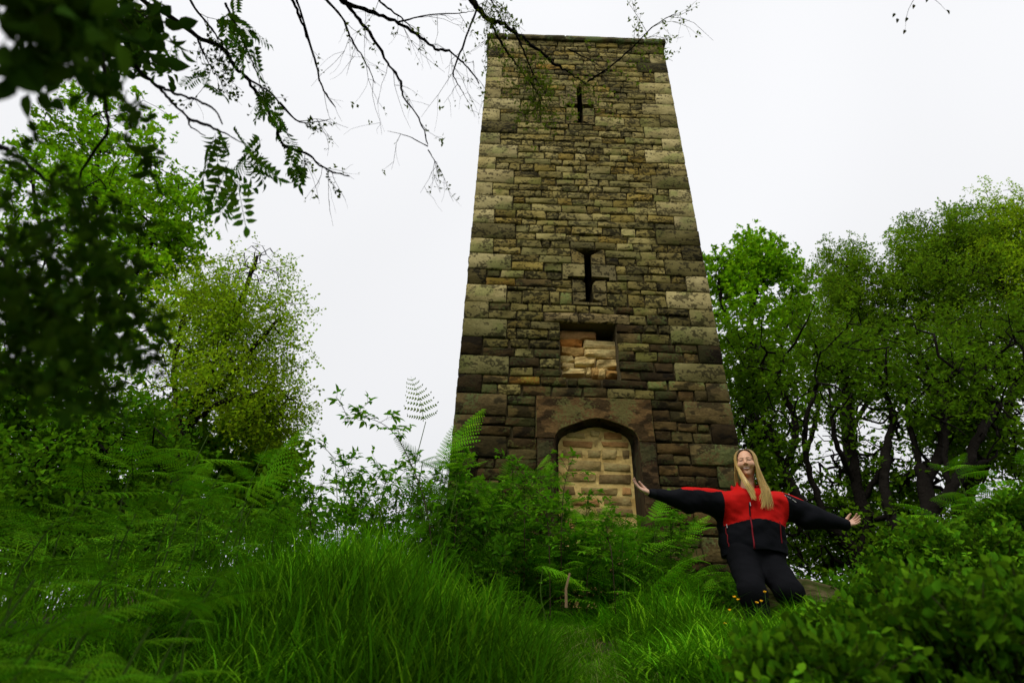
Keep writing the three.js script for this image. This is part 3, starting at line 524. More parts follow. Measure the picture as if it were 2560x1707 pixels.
// the wood that the photographer stands in front of: it keeps the sky off the slope and the lower part of the tower
for (const [x, z, h, r, k] of [[-6.5, 10.5, 5.2, 3.4, 'left'], [-1.2, 12.5, 5.6, 3.6, 'middle'], [4.6, 11, 5.0, 3.4, 'right']])
  grow({ name: 'woodland_tree', label: 'broad woodland oak behind the camera, ' + k + ' one of three', group: 'woodland trees behind the camera', sd: 45 + Math.round(x), sp: SP.oakDark, n: 170, per: 6, scatter: 0.55, size: [2.2, 3.4], bare: 0.15,
    limbs: [[V(x, groundY(x, z) - 0.1, z), V(x + 0.2, 1, z), V(x, 3, z + 0.2), V(x + 0.3, h, z)]], lobes: [{ c: V(x, h, z), r: V(r, 2.2, r * 0.8) }, { c: V(x - 1.5, h - 1.6, z), r: V(r * 0.7, 1.6, r * 0.6) }, { c: V(x + 1.5, h - 1.8, z), r: V(r * 0.7, 1.6, r * 0.6) }] });
// ---------------------------------------------------------------- branches of the trees that hang into the picture from above
// limbs is a list of [depth, radius at its start, pixels of the 2352-wide view ...]; the wood thins to its tip
function hanging(t, limbs, mat) {
  const O = t.position, out = [];
  for (const [d, r0, ...px] of limbs) {
    const d1 = Array.isArray(d) ? d : [d, d], pts = px.map(([x, y], i) => far(x * K, y * K, d1[0] + (d1[1] - d1[0]) * i / (px.length - 1) + rr(-0.04, 0.04)).sub(O));
    const c = bend(pts, px.length * 5), b = new MB();
    c.forEach((p, i) => { if (i && i < c.length - 1) p.add(rdir().multiplyScalar(r0 * 0.35)); });
    b.tube(c, (f) => r0 * 0.82 * (1 - f * 0.75), 6, null, 0.35);
    mesh('branch', b.geo(), mat, t); out.push({ c, r0 });
  }
  return out;
}
// fine twigs that leave the wood, with leaves near their ends; returns where the leaves sit
function twigs(t, wood, n, len, mat, { down = 0.4, from = 0.2, split = 3, r = 0.0016 } = {}) {
  const b = new MB(), spots = [];
  for (let k = 0; k < n; k++) {
    const w = pick(wood), f = rr(from, 1), i = Math.min(w.c.length - 2, Math.floor(f * (w.c.length - 1))), p = w.c[i], tg = w.c[i + 1].clone().sub(p).normalize();
    const go = (p0, dir, L, rad, depth) => {
      const pts = [p0.clone()]; let q = p0.clone(), d = dir.clone();
      for (let s = 0; s < 4; s++) { d.add(rdir().multiplyScalar(0.32)).add(V(0, -down * 0.25, 0)).normalize(); q = q.clone().addScaledVector(d, L / 4); pts.push(q); spots.push({ p: q, d: d.clone(), end: s === 3, depth }); }
      b.tube(pts, (x) => rad * (1 - 0.6 * x), 3);
      if (depth < 1) for (let s = 0; s < split; s++) { const a = pts[1 + Math.floor(rnd() * 3)]; go(a, d.clone().add(rdir().multiplyScalar(0.9)).normalize(), L * rr(0.4, 0.7), rad * 0.6, depth + 1); }
    };
    go(p, tg.clone().multiplyScalar(0.8).add(rdir().multiplyScalar(0.7)).add(V(0, -down, 0)).normalize(), len * rr(0.5, 1.3), r, 0);
  }
  mesh('twig', b.geo(), mat, t).userData.kind = 'stuff';
  return spots;
}
S(51);
M.twig = bark(0.012, 0.009, 0.008);
{
  // the tree whose boughs come in from the left, its trunk outside the picture
  const t = thing('overhanging_tree', 'dark near boughs with broad leaves reaching in from the upper left corner', 'tree', V(-4.6, groundY(-4.6, 5.6), 5.6));
  const tb = new MB();
  tb.tube(bend([V(0, -0.1, 0), V(0.15, 1.5, 0.05), V(0.1, 3.2, -0.1), V(0.5, 4.6, -0.4)], 14), (f) => 0.16 * (1 - f * 0.5), 10, null, 0.1);
  for (const [x, y, d] of [[180, -60, 1.7], [940, -60, 2.3], [1240, -60, 2.4]]) { const e = far(x * K, y * K, d).sub(t.position), m = V(0.5, 4.4, -0.4).lerp(e, 0.5); m.y += 0.5; tb.tube(bend([V(0.3, 4.1, -0.3), m, e], 10), (f) => 0.05 * (1 - f * 0.7), 6, null, 0.1); }
  mesh('trunk', tb.geo(), M.bark, t);
  {
    S(57); const big = spray(12, 0.09, 0.055, 0.2, { flat: 0.9, steps: 2, colour: vary(0.06, 0.13, 0.006) }), cl = [];
    for (let k = 0; k < 1700; k++) { const d = rdir().multiplyScalar(Math.cbrt(rnd())), c = k % 2 ? V(-3.6, 4.2, 6.1) : V(-5.0, 2.6, 4.9), r = k % 2 ? V(2.4, 1.0, 1.9) : V(1.2, 1.7, 1.7), q = c.add(V(d.x * r.x, d.y * r.y, d.z * r.z)); const e = q.clone().sub(EYE), zz = e.dot(camF); if (zz > 0 && Math.abs(e.dot(camR)) < zz * 1.05 && Math.abs(e.dot(camU)) < zz * 0.72) continue; cl.push({ m: place(q.sub(t.position), rdir(), rr(1.3, 2.2)), f: rr(0.7, 1.3) }); }
    tag(instanced('crown', big, M.leafThick, cl, t, (x) => C(x.f, x.f, x.f)), null, null, null, 'stuff');
  }
  const wood = hanging(t, [
    [1.7, 0.011, [180, -60], [186, 0], [200, 46], [228, 95], [268, 123], [306, 148], [338, 180], [362, 197], [397, 211], [443, 228], [485, 246], [510, 285]],
    [1.75, 0.006, [362, 197], [395, 235], [430, 271], [437, 290], [472, 312]],
    [1.75, 0.006, [430, 271], [480, 290], [510, 303], [560, 330]],
    [2.3, 0.013, [300, -50], [330, 0], [383, 32], [453, 84], [517, 116], [538, 151], [559, 172], [594, 221], [619, 264], [633, 292], [650, 334], [703, 352], [749, 390], [802, 404]],
    [2.3, 0.008, [420, -40], [436, 0], [482, 63], [510, 98], [527, 116]],
    [2.3, 0.007, [559, 172], [594, 197], [619, 211], [685, 278], [756, 274]],
    [2.3, 0.006, [453, 88], [471, 130], [492, 172]],
    [2.1, 0.006, [517, 7], [538, 53], [562, 105], [590, 169], [598, 197]],
    [1.3, 0.006, [228, 102], [236, 158], [243, 246], [246, 299], [183, 397], [190, 467], [232, 520]],
    [1.2, 0.006, [40, 20], [53, 127], [77, 197], [105, 235]], [1.1, 0.007, [-30, 320], [40, 360], [120, 420], [190, 440]], [1.2, 0.006, [-20, 700], [60, 720], [170, 760], [260, 800]],
    [1.1, 0.007, [-30, 560], [50, 640], [120, 720], [200, 830], [260, 900]], [1.15, 0.006, [-20, 860], [90, 900], [200, 910], [280, 960]],
    [2.0, 0.006, [240, -20], [260, 63], [278, 123], [302, 144]],
    [2.3, 0.006, [671, -30], [703, 70], [724, 141], [742, 207], [770, 246]]], M.twig);
  // leaves: broad dark ones close to the camera, lighter oval ones along the middle bough
  S(52);
  const near = spray(9, 0.062, 0.036, 0.12, { flat: 0.8, steps: 4, colour: vary(0.035, 0.085, 0.005) }), list = [];
  const O = t.position;
  const bunch = (x, y, d, s, n, sz) => { if (d < 1.35) { d *= 0.68; sz *= y > 250 ? 0.46 : 0.6; n = Math.round(n * (y > 450 ? 1.5 : 1.3)); } for (let k = 0; k < n; k++) { const a = rr(0, 6.283), r = Math.sqrt(rnd()); list.push({ m: place(far((x + Math.cos(a) * s * r) * K, (y + Math.sin(a) * s * r * 0.9) * K, d * rr(0.85, 1.2)).sub(O), rdir().add(V(0.4, -0.7, 0)), rr(0.8, 1.3) * sz), f: rr(0.7, 1.3) }); } };
  for (const a of [[110, 70, 0.95, 90, 9, 0.9], [60, 20, 0.95, 60, 5, 1], [160, 30, 0.95, 50, 4, 0.9], [95, 150, 0.95, 40, 3, 0.8], [300, 60, 1.7, 70, 12, 0.8], [330, 120, 1.8, 50, 7, 0.7], [235, 120, 1.4, 40, 4, 0.8],
    [305, 265, 1.3, 26, 4, 0.6], [245, 210, 1.3, 22, 3, 0.55], [180, 400, 1.2, 70, 4, 0.5], [50, 350, 1.2, 40, 4, 0.55], [330, 350, 1.4, 40, 3, 0.6], [90, 470, 1.15, 90, 8, 0.55], [250, 500, 1.3, 70, 6, 0.6], [60, 590, 1.1, 90, 16, 0.65], [180, 610, 1.15, 90, 14, 0.65], [290, 650, 1.2, 80, 8, 0.6], [60, 720, 1.1, 90, 20, 0.7], [200, 740, 1.15, 100, 20, 0.7], [320, 780, 1.3, 80, 10, 0.6], [70, 830, 1.1, 100, 20, 0.7], [220, 860, 1.2, 100, 15, 0.7]]) bunch(...a);
  tag(instanced('leaves', near, M.leafThick, list, t, (x) => C(x.f, x.f, x.f)), null, null, null, 'stuff');
  S(53);
  // compound leaves hanging from the middle bough
  const comp = new MB(), cc = vary(0.085, 0.2, 0.008);
  for (let k = 0; k < 6; k++) for (const s of [-1, 1]) leaf(comp, V(s * 0.003, 0, 0.02 + k * 0.022), V(s, rr(-0.25, 0.05), 0.55), V(rr(-0.3, 0.3), 1, rr(-0.3, 0.3)), 0.05 * (1 - k * 0.06), 0.02, cc(), 3);
  leaf(comp, V(0, 0, 0.15), V(0, -0.1, 1), V(0, 1, 0), 0.05, 0.02, cc(), 3); comp.tube([V(0, 0, 0), V(0, 0, 0.15)], 0.001, 3, C(0.15, 0.2, 0.05));
  const l2 = []; const b2 = (pts, d, n, s, sz) => { for (let k = 0; k < n; k++) { const i = Math.floor(rnd() * (pts.length - 1)), f = rnd(), x = pts[i][0] + (pts[i + 1][0] - pts[i][0]) * f + rr(-s, s), y = pts[i][1] + (pts[i + 1][1] - pts[i][1]) * f + rr(-s, s); l2.push({ m: place(far(x * K, y * K, d * rr(0.9, 1.1)).sub(O), V(rr(-0.3, 0.9), rr(-1.6, -0.3), rr(-0.4, 0.4)), sz * rr(0.7, 1.2)), f: rr(0.7, 1.3) }); } };
  b2([[520, 0], [545, 60], [560, 110], [565, 135]], 2.1, 13, 24, 0.9); b2([[590, 180], [610, 220], [618, 262]], 2.2, 7, 14, 0.6); b2([[500, 300], [560, 330], [600, 345]], 1.9, 13, 26, 0.95); b2([[500, 360], [540, 410], [560, 440]], 1.9, 8, 26, 0.95); b2([[620, 260], [680, 330]], 2.2, 7, 22, 0.7); b2([[300, 0], [350, 60], [380, 110]], 1.9, 14, 40, 0.7); b2([[420, 130], [460, 180]], 2.1, 6, 24, 0.6); b2([[650, 330], [690, 390]], 2.2, 5, 20, 0.6);
  tag(instanced('leaves', comp.geo(), M.leafThick, l2, t, (x) => C(x.f, x.f, x.f)), null, null, null, 'stuff');
  const sp = twigs(t, wood.slice(3, 8), 26, 0.16, M.twig), l3 = sp.filter(() => rnd() < 0.45).map((s) => ({ m: place(s.p, s.d.clone().add(rdir()), rr(0.5, 1.1)), f: rr(0.7, 1.3) }));
  S(54);
  const tiny = spray(3, 0.018, 0.012, 0.03, { colour: vary(0.09, 0.15, 0.012), steps: 2, twig: false });
  tag(instanced('leaves', tiny, M.leafThick, l3, t, (x) => C(x.f, x.f, x.f)), null, null, null, 'stuff');
}
{
  // thin twiggy birch boughs over the middle, in front of the tower's top
  const t = thing('overhanging_birch', 'thin bare twiggy boughs with tiny new leaves hanging in front of the tower top', 'tree', V(-0.4, groundY(-0.4, 8), 8.2));
  const tb = new MB();
  tb.tube(bend([V(0, -0.1, 0), V(0.1, 2, 0), V(0, 4.2, -0.6), V(0.2, 5.6, -1.5)], 14), (f) => 0.13 * (1 - f * 0.5), 10, null, 0.08);
  for (const [x, y, d] of [[700, -60, 2.4], [850, -70, 2.4], [1060, -70, 2.4]]) { const e = far(x * K, y * K, d).sub(t.position), m = V(0.1, 5.0, -1.1).lerp(e, 0.5); m.y += 0.4; tb.tube(bend([V(0.1, 4.9, -1), m, e], 10), (f) => 0.04 * (1 - f * 0.6), 6, null, 0.1); }
  mesh('trunk', tb.geo(), M.birchBark, t);
  const u = (x, y) => [643 + x * 0.3906, y * 0.3906];
  const wood = hanging(t, [
    [2.4, 0.008, u(230, -60), u(270, 0), u(370, 110), u(420, 230), u(500, 360), u(560, 490)],
    [2.4, 0.011, u(330, -60), u(380, 0), u(470, 120), u(540, 210), u(640, 380), u(710, 480), u(720, 550), u(820, 700), u(870, 850)],
    [2.4, 0.012, u(340, -20), u(400, 20), u(560, 80), u(690, 130), u(840, 230), u(930, 290), u(1000, 300), u(1080, 370), u(1170, 490)],
    [2.4, 0.008, u(560, -50), u(590, 10), u(720, 110), u(820, 220)], [2.5, 0.006, u(1160, 40), u(1080, 260), u(1020, 430), u(1050, 500), u(1080, 550)],
    [2.5, 0.005, u(690, 130), u(850, 90), u(1060, 75), u(1140, 65)],
    [[2.4, 2.6], 0.017, u(1060, -100), u(1130, 0), u(1160, 40), u(1230, 110), u(1330, 150), u(1450, 240), u(1600, 360), u(1700, 430), u(1810, 500)],
    [2.5, 0.008, u(1230, 110), u(1300, 250), u(1400, 390), u(1500, 520), u(1540, 580)], [2.5, 0.007, u(1370, 160), u(1430, 290), u(1500, 450), u(1600, 600)],
    [2.6, 0.007, u(1810, 480), u(1900, 420), u(2050, 300), u(2200, 150), u(2330, 80)], [2.5, 0.007, u(1220, -60), u(1240, 0), u(1310, 120)], [2.6, 0.005, u(1700, 290), u(1800, 340), u(1900, 400)],
    [2.4, 0.009, u(40, -40), u(70, 0), u(120, 110), u(160, 220), u(210, 380), u(250, 520), u(325, 630)], [2.4, 0.003, u(0, 600), u(110, 710), u(220, 700), u(400, 750)], [2.4, 0.003, u(0, 840), u(160, 910), u(270, 990), u(410, 1040)], [2.4, 0.003, u(870, 860), u(750, 800), u(630, 770)], [2.4, 0.003, u(870, 880), u(950, 1010)]], M.twig);
  S(56);
  const all = twigs(t, wood.filter((w, i) => i !== 6), 70, 0.22, M.twig, { down: 0.5, split: 2, r: 0.0013 });
  const tower_ = twigs(t, [wood[6], wood[7], wood[8], wood[9], wood[10]], 62, 0.19, matte({ color: C(0.09, 0.1, 0.02), roughness: 1 }), { down: 0.25, split: 3, r: 0.0015 });
  const tiny = spray(3, 0.02, 0.012, 0.03, { colour: vary(0.13, 0.2, 0.012), steps: 2, twig: false });
  const l = [...all.filter(() => rnd() < 0.14), ...tower_.filter(() => rnd() < 0.5)].map((s) => ({ m: place(s.p, s.d.clone().add(rdir()), rr(0.5, 1.2)), f: rr(0.7, 1.3) }));
  tag(instanced('leaves', tiny, M.leaf, l, t, (x) => C(x.f, x.f, x.f)), null, null, null, 'stuff');
}
{
  const t = thing('hanging_twig', 'small leafy twig tip hanging alone at the top right against the sky', 'twig', far(2080 * K, -30 * K, 2.2));
  const w = hanging(t, [[2.2, 0.002, [2140, -90], [2110, -20], [2085, 30], [2080, 70]], [2.2, 0.0015, [2110, -20], [2150, 0], [2175, 25]]], M.twig), b = new MB(), c = vary(0.05, 0.06, 0.02);
  for (const [x, y] of [[2080, 68], [2085, 40], [2056, 30], [2062, 42], [2175, 22], [2100, 10], [2130, -5]]) leaf(b, far(x * K, y * K, 2.2).sub(t.position), V(rr(-0.6, 0.6), -1, 0), V(0, 0, 1), 0.025, 0.012, c(), 3);
  mesh('leaves', b.geo(), M.leafThick, t);
}

// ---------------------------------------------------------------- ferns
// a bracken frond of unit length along +x, drooping; pairs of leaflets that carry pairs of smaller ones
function frond({ pairs = 15, sub = 10, width = 0.4, arc = 0.35, curl = 0, c = vary(0.12, 0.33, 0.006, 0.3), lift = 0.1 }) {
  const b = new MB(), P = (t) => V(t * (1 - 0.12 * arc * t), lift * t - arc * t * t * 0.6, 0.03 * Math.sin(t * 5));
  b.tube(Array.from({ length: 11 }, (_, i) => P(i / 10)), (f) => 0.006 * (1 - 0.85 * f), 4, C(0.06, 0.12, 0.012));
  for (let k = 0; k < pairs; k++) {
    const t = 0.06 + 0.94 * Math.pow(k / pairs, 0.9), o = P(t), tg = P(Math.min(1, t + 0.02)).sub(P(t - 0.02)).normalize(), L = width * Math.pow(1 - t, 0.75) * (t < 0.16 ? 0.85 : 1) * rr(0.88, 1.08) + 0.015;
    for (const s of [-1, 1]) {
      const d = V(0, 0, s).multiplyScalar(1).addScaledVector(tg, 0.38 + 0.3 * t).normalize(), up = V(0, 1, 0), n = Math.max(3, Math.round(sub * (1 - t * 0.55))), col = c();
      const Q = (f) => { const q = o.clone().addScaledVector(d, L * f); q.y -= L * (0.3 * f * f) - 0.05 * L * f; if (curl && f > 0.7) { const e = (f - 0.7) / 0.3; q.addScaledVector(d, -L * 0.3 * e * e * curl); q.y += L * curl * 0.28 * Math.sin(e * 2.4); } return q; };
      for (let j = 0; j < n; j++) {
        const f = (j + 0.4) / n, p = Q(f), pd = Q(Math.min(1, f + 0.05)).sub(Q(f - 0.05)).normalize(), l = (0.026 + 0.075 * L) * Math.pow(1 - f, 0.6) * (j === 0 ? 0.85 : 1) * (1 - 0.4 * t) + 0.004, w = L / n * 0.72;
        for (const e of [-1, 1]) {
          const dd = pd.clone().cross(up).multiplyScalar(e).addScaledVector(pd, 0.45).normalize(); dd.y -= 0.15;
          const a = b.v(p.clone().addScaledVector(pd, -w * 0.5), 0, 0, col), m = b.v(p.clone().addScaledVector(dd, l * 0.55).addScaledVector(pd, -w * 0.42).add(V(0, l * 0.06, 0)), 0, 0, col), tip = b.v(p.clone().addScaledVector(dd, l).add(V(0, -l * 0.12, 0)), 0, 0, col), r = b.v(p.clone().addScaledVector(dd, l * 0.45).addScaledVector(pd, w * 0.45), 0, 0, col), z = b.v(p.clone().addScaledVector(pd, w * 0.4), 0, 0, col);
          b.tri(a, m, z); b.tri(m, r, z); b.tri(m, tip, r);
        }
      }
    }
  }
  return b.geo();
}
S(61);
const FR = [frond({}), frond({ arc: 0.6, width: 0.36 }), frond({ arc: 0.2, width: 0.45, pairs: 13 })];
const FRcurl = frond({ pairs: 8, sub: 9, width: 0.5, arc: 0.1, curl: 1, lift: 0, c: vary(0.14, 0.24, 0.02) });
const FRlow = [frond({ pairs: 12, sub: 6 }), frond({ pairs: 12, sub: 6, arc: 0.7 })];
M.stem = matte({ color: C(0.055, 0.11, 0.012), roughness: 0.8 });
M.fern = leafMat(0.25);
// a fern: stem from the ground to a crown of fronds; fronds are [turn, length, pitch, which]
const stemGeo = (() => { const b = new MB(); b.tube(bend([V(0, 0, 0), V(0.02, 0.35, 0.01), V(-0.01, 0.7, 0.015), V(0.02, 1, 0)], 10), (f) => 0.005 * (1 - 0.4 * f), 5); return b.geo(); })();
function fern(label, top, fronds, group, lean = V(0, 0, 0)) {
  const base = V(top.x - lean.x, 0, top.z - lean.z); base.y = groundY(base.x, base.z) - 0.03;
  const t = thing('bracken_fern', label, 'fern', base, group), h = top.clone().sub(base);
  const st = mesh('stem', stemGeo, M.stem, t); st.scale.set(1, h.length(), 1); st.quaternion.setFromUnitVectors(V(0, 1, 0), h.clone().normalize());
  for (const [turn, len, pitch, which, low = 1, roll = 0] of fronds) {
    const f = mesh('frond', typeof which === 'number' ? FR[which] : which, M.fern, t);
    f.position.copy(h).multiplyScalar(low); f.scale.setScalar(len); f.rotation.set(roll, turn, pitch, 'YZX');
  }
  return t;
}
const R = Math.PI / 180;
const around = (n, len, pitch = [0.1, 0.6], t0 = rr(0, 6)) => Array.from({ length: n }, (_, k) => [t0 + k * 6.283 / n + rr(-0.4, 0.4), len * rr(0.75, 1.2), rr(...pitch), Math.floor(rr(0, 3)), rr(0.72, 1), rr(-0.3, 0.3)]);
S(62);
{
  const t = fern('tall young fern unfurling alone against the sky left of the tower', k_(972, 968, 2), [], null, V(0.03, 0, 0));
  const st = t.position, tp = k_(972, 968, 2), b = new MB(), up = k_(948, 858, 2).sub(tp), Lb = up.length();
  const fr = mesh('frond', FRcurl, M.fern, t); fr.position.copy(tp.clone().sub(st)); fr.scale.setScalar(Lb); fr.quaternion.setFromRotationMatrix(new THREE.Matrix4().makeBasis(up.clone().normalize(), V(0.3, 0, 1).normalize().addScaledVector(up.clone().normalize(), -up.clone().normalize().dot(V(0.3, 0, 1).normalize())).normalize(), up.clone().normalize().cross(V(0.3, 0, 1)).normalize()));
}
const tilt = (px, py, qx, qy, z) => { const a = k_(px, py, z), b = k_(qx, qy, z), d = b.sub(a); return [d.length(), Math.atan2(d.y, Math.hypot(d.x, d.z)), d.x < 0 ? Math.PI : 0]; };
function pointed(label, px, py, qx, qy, z, group, extra = [], which = 1, roll = 0.9) { const [l, p, turn] = tilt(px, py, qx, qy, z); return fern(label, k_(px, py, z), [[turn, l * 1.08, p + 0.2, which, 1, roll], ...extra], group, V(rr(-0.1, 0.1), 0, rr(-0.05, 0.05))); }
pointed('fern frond arching up to the right across the tower\'s lower left corner', 1030, 1060, 1118, 926, 1.9, null, [[2.6, 0.3, 0.1, 0], [0.6, 0.25, 0, 2, 0.9]]);
pointed('fern frond bending left beside the stem of the tall unfurling fern', 965, 1060, 905, 1015, 2.0, null, [[0.5, 0.2, 0.5, 2]], 1, 0.8);
pointed('upright fern frond between the tall unfurling fern and the tower corner', 1010, 1080, 1062, 985, 2.0, null, [[2.9, 0.24, 0.5, 0]], 2, 1.0);
pointed('large fern frond reaching up to the right beside the yellow-green birch', 590, 1130, 705, 962, 2.6, null, [[3, 0.35, 0.3, 0]]);
pointed('fern frond with widely spaced leaflets pointing right below the birch', 560, 1150, 694, 1078, 2.8, null, [[2.8, 0.3, 0.2, 2]], 2, 1.1);
pointed('broad fern frond leaning over the tall grass at the left', 480, 1330, 620, 1300, 3.3, null, [[0.9, 0.3, 0, 0], [5.3, 0.32, 0, 1], [3.4, 0.3, 0.2, 0]], 0, 0.3);
pointed('fern frond drooping in front of the dark gap at the tower foot', 1240, 1300, 1345, 1345, 2.4, null, [[1.2, 0.25, 0.1, 1]], 1, 0.4);
pointed('fern frond tip standing up beside the person\'s raised hand', 1500, 1200, 1545, 1118, 1.1, null, [[0, 0.3, 0.3, 1], [3.4, 0.3, 0.3, 0]], 1, 0.8);
pointed('fern frond reaching right over the stones beside the person\'s jacket', 1540, 1255, 1640, 1195, 0.6, null, [[3.4, 0.3, 0.2, 0], [2.4, 0.3, 0.2, 1]], 0, 0.5);
// leftmost ferns in shade, beside the near boughs
for (const [x, y, z, n, l] of [[470, 1000, 2.6, 4, 0.42], [420, 1120, 3.2, 5, 0.4], [330, 1010, 3.2, 4, 0.4], [300, 1180, 3.6, 4, 0.38], [200, 1120, 3.4, 4, 0.42], [110, 1200, 3.8, 4, 0.4], [250, 1290, 3.9, 4, 0.34], [640, 1180, 2.3, 3, 0.32], [500, 1080, 2.9, 4, 0.4], [610, 1020, 2.2, 3, 0.38]])
  fern('tall fern in the shaded bank at the left under the overhanging boughs', k_(x, y, z), around(n + 1, l * 0.75), 'ferns on the shaded left bank', V(rr(-0.1, 0.1), 0, rr(-0.1, 0.1)));
for (const [x, y, z, n, l] of [[90, 1440, 4.85, 5, 0.3], [210, 1400, 4.75, 5, 0.3], [320, 1440, 4.85, 5, 0.27], [420, 1400, 4.6, 5, 0.27], [180, 1540, 4.95, 5, 0.26], [380, 1540, 5, 5, 0.24], [760, 1580, 4.95, 5, 0.2], [60, 1330, 4.6, 4, 0.32], [480, 1330, 4.3, 4, 0.26]])
  fern('low blurred fern close to the camera in the bottom left corner', k_(x, y, z), around(n + 1, l * 0.75, [0.05, 0.5]), 'blurred ferns in the bottom left corner');
S(63);
for (let k = 0; k < 36; k++) {
  const x = 1030 + 570 * ((k * 0.618) % 1), z = x > 1470 ? rr(0.3, 0.8) : rr(0.4, 1.9), y = 1045 + 110 * rnd() + (x > 1290 && x < 1460 ? 95 : 0) + (x > 1460 ? 150 : 0);
  fern('fern in the thicket hiding the foot of the tower', k_(x, y, z), around(6, 0.25, [0.1, 0.9]), 'ferns in front of the tower foot', V(rr(-0.15, 0.15), 0, rr(-0.05, 0.15)));
}
for (const [x, y, z] of [[2210, 1120, 0.6], [2290, 1080, 0.8], [2340, 1130, 0.9], [2150, 1180, 0.9], [2250, 1170, 1.1], [2330, 1040, 0.5], [2190, 1070, 0.2]])
  fern('light green fern on the bank behind the dark shrubs at the right', k_(x, y, z), around(5, 0.42, [0.1, 0.6]), 'ferns behind the right hand shrubs');

// ---------------------------------------------------------------- brambles: arching canes with toothed leaves in threes
M.cane = matte({ color: C(0.05, 0.035, 0.02), roughness: 0.8 }); M.greenCane = matte({ color: C(0.06, 0.11, 0.015), roughness: 0.8 });
function bramble(label, group, pts, leaves, { size = 0.06, col = vary(0.11, 0.29, 0.006), cane = M.cane, side = 6, branch = 0.2 } = {}) {
  const base = pts[0].clone(); base.y = groundY(base.x, base.z) - 0.04;
  const t = thing('bramble', label, 'bramble', base, group), c = bend([V(0, 0, 0), ...pts.slice(1).map((p) => p.clone().sub(base))], 26), b = new MB(), lb = new MB();
  b.tube(c, (f) => 0.005 * (1 - 0.75 * f), 5, null, 0.15);
  const leafAt = (p, d) => { const pet = d.clone().multiplyScalar(0.045 * rr(0.7, 1.3)), q = p.clone().add(pet); b.tube([p, q], 0.0012, 3); const col_ = col(), up = V(rr(-0.4, 0.4), 1, rr(-0.4, 0.4)), s = size * rr(0.6, 1.2); leaf(lb, q, d, up, s, s * 0.55, col_, 3, 0.3); const sd = d.clone().cross(up).normalize(); for (const e of [-1, 1]) leaf(lb, q, d.clone().multiplyScalar(0.35).addScaledVector(sd, e), up, s * 0.82, s * 0.45, col_, 3, 0.3); };
  for (let k = 0; k < leaves; k++) { const f = 0.22 + 0.78 * Math.sqrt((k + rnd()) / leaves), i = Math.min(25, Math.floor(f * 26)), p = c[i], tg = c[i + 1].clone().sub(p).normalize(); leafAt(p, rdir().multiplyScalar(0.9).addScaledVector(tg, 0.6).add(V(0, 0.25, 0)).normalize()); }
  for (let k = 0; k < side; k++) { const i = Math.floor(rr(8, 26)), p = c[i], d = rdir().add(V(0, 0.7, 0)).normalize(), L = branch * rr(0.6, 1.3), q = p.clone().addScaledVector(d, L * 0.5), e = p.clone().addScaledVector(d, L).add(V(0, -0.03, 0)); b.tube([p, q, e], (f) => 0.0025 * (1 - 0.6 * f), 3); for (let j = 0; j < 5; j++) leafAt(p.clone().lerp(e, rr(0.3, 1)), rdir().add(d).normalize()); }
  mesh('cane', b.geo(), cane, t); mesh('leaves', lb.geo(), M.leaf, t); return t;
}
S(71);
const kk = (z, ...px) => px.map(([x, y], i) => k_(x, y, z + (i % 2 ? 0.05 : -0.03)));
bramble('bramble cane arching left against the sky with pale leaves at its tip', null, kk(2.1, [1010, 1330], [985, 1200], [950, 1080], [900, 990], [840, 960], [790, 965]), 22, { side: 8, branch: 0.22 });
bramble('bramble shoot with a leafy arching top left of the tall fern', null, kk(2.1, [800, 1330], [795, 1200], [790, 1100], [810, 1050]), 18, { side: 9, branch: 0.24, cane: M.greenCane });
bramble('bright green leafy shoot standing before the left door jamb', null, kk(1.5, [1290, 1330], [1290, 1200], [1300, 1100], [1318, 1045]), 16, { side: 7, branch: 0.2, size: 0.05 });
for (let k = 0; k < 24; k++) { const x = 690 + 370 * ((k * 0.618) % 1), z = rr(1.2, 2.4), y = rr(985, 1180), dx = rr(-60, 60); bramble('leafy bramble in the open hedge between the birch and the tower', 'brambles against the sky left of the tower', kk(z, [x, 1330], [x + dx * 0.3, (y + 1330) / 2], [x + dx * 0.7, y + 40], [x + dx, y]), 10, { side: 5, branch: 0.26, size: 0.052, cane: k % 2 ? M.cane : M.greenCane }); }
for (let k = 0; k < 34; k++) { const x = 1040 + 540 * ((k * 0.618) % 1), z = x > 1450 ? rr(0.4, 0.9) : rr(0.7, 2), y = rr(1040, 1180) + (x > 1300 && x < 1450 ? 95 : 0) + (x > 1440 ? 150 : 0), dx = rr(-40, 40); bramble('leafy bramble growing among the ferns before the tower', 'brambles among the ferns before the tower', kk(z, [x, 1340], [x + dx * 0.3, (y + 1340) / 2], [x + dx * 0.7, y + 40], [x + dx, y]), 16, { side: 9, branch: 0.2, size: 0.055, col: vary(0.09, 0.25, 0.006) }); }

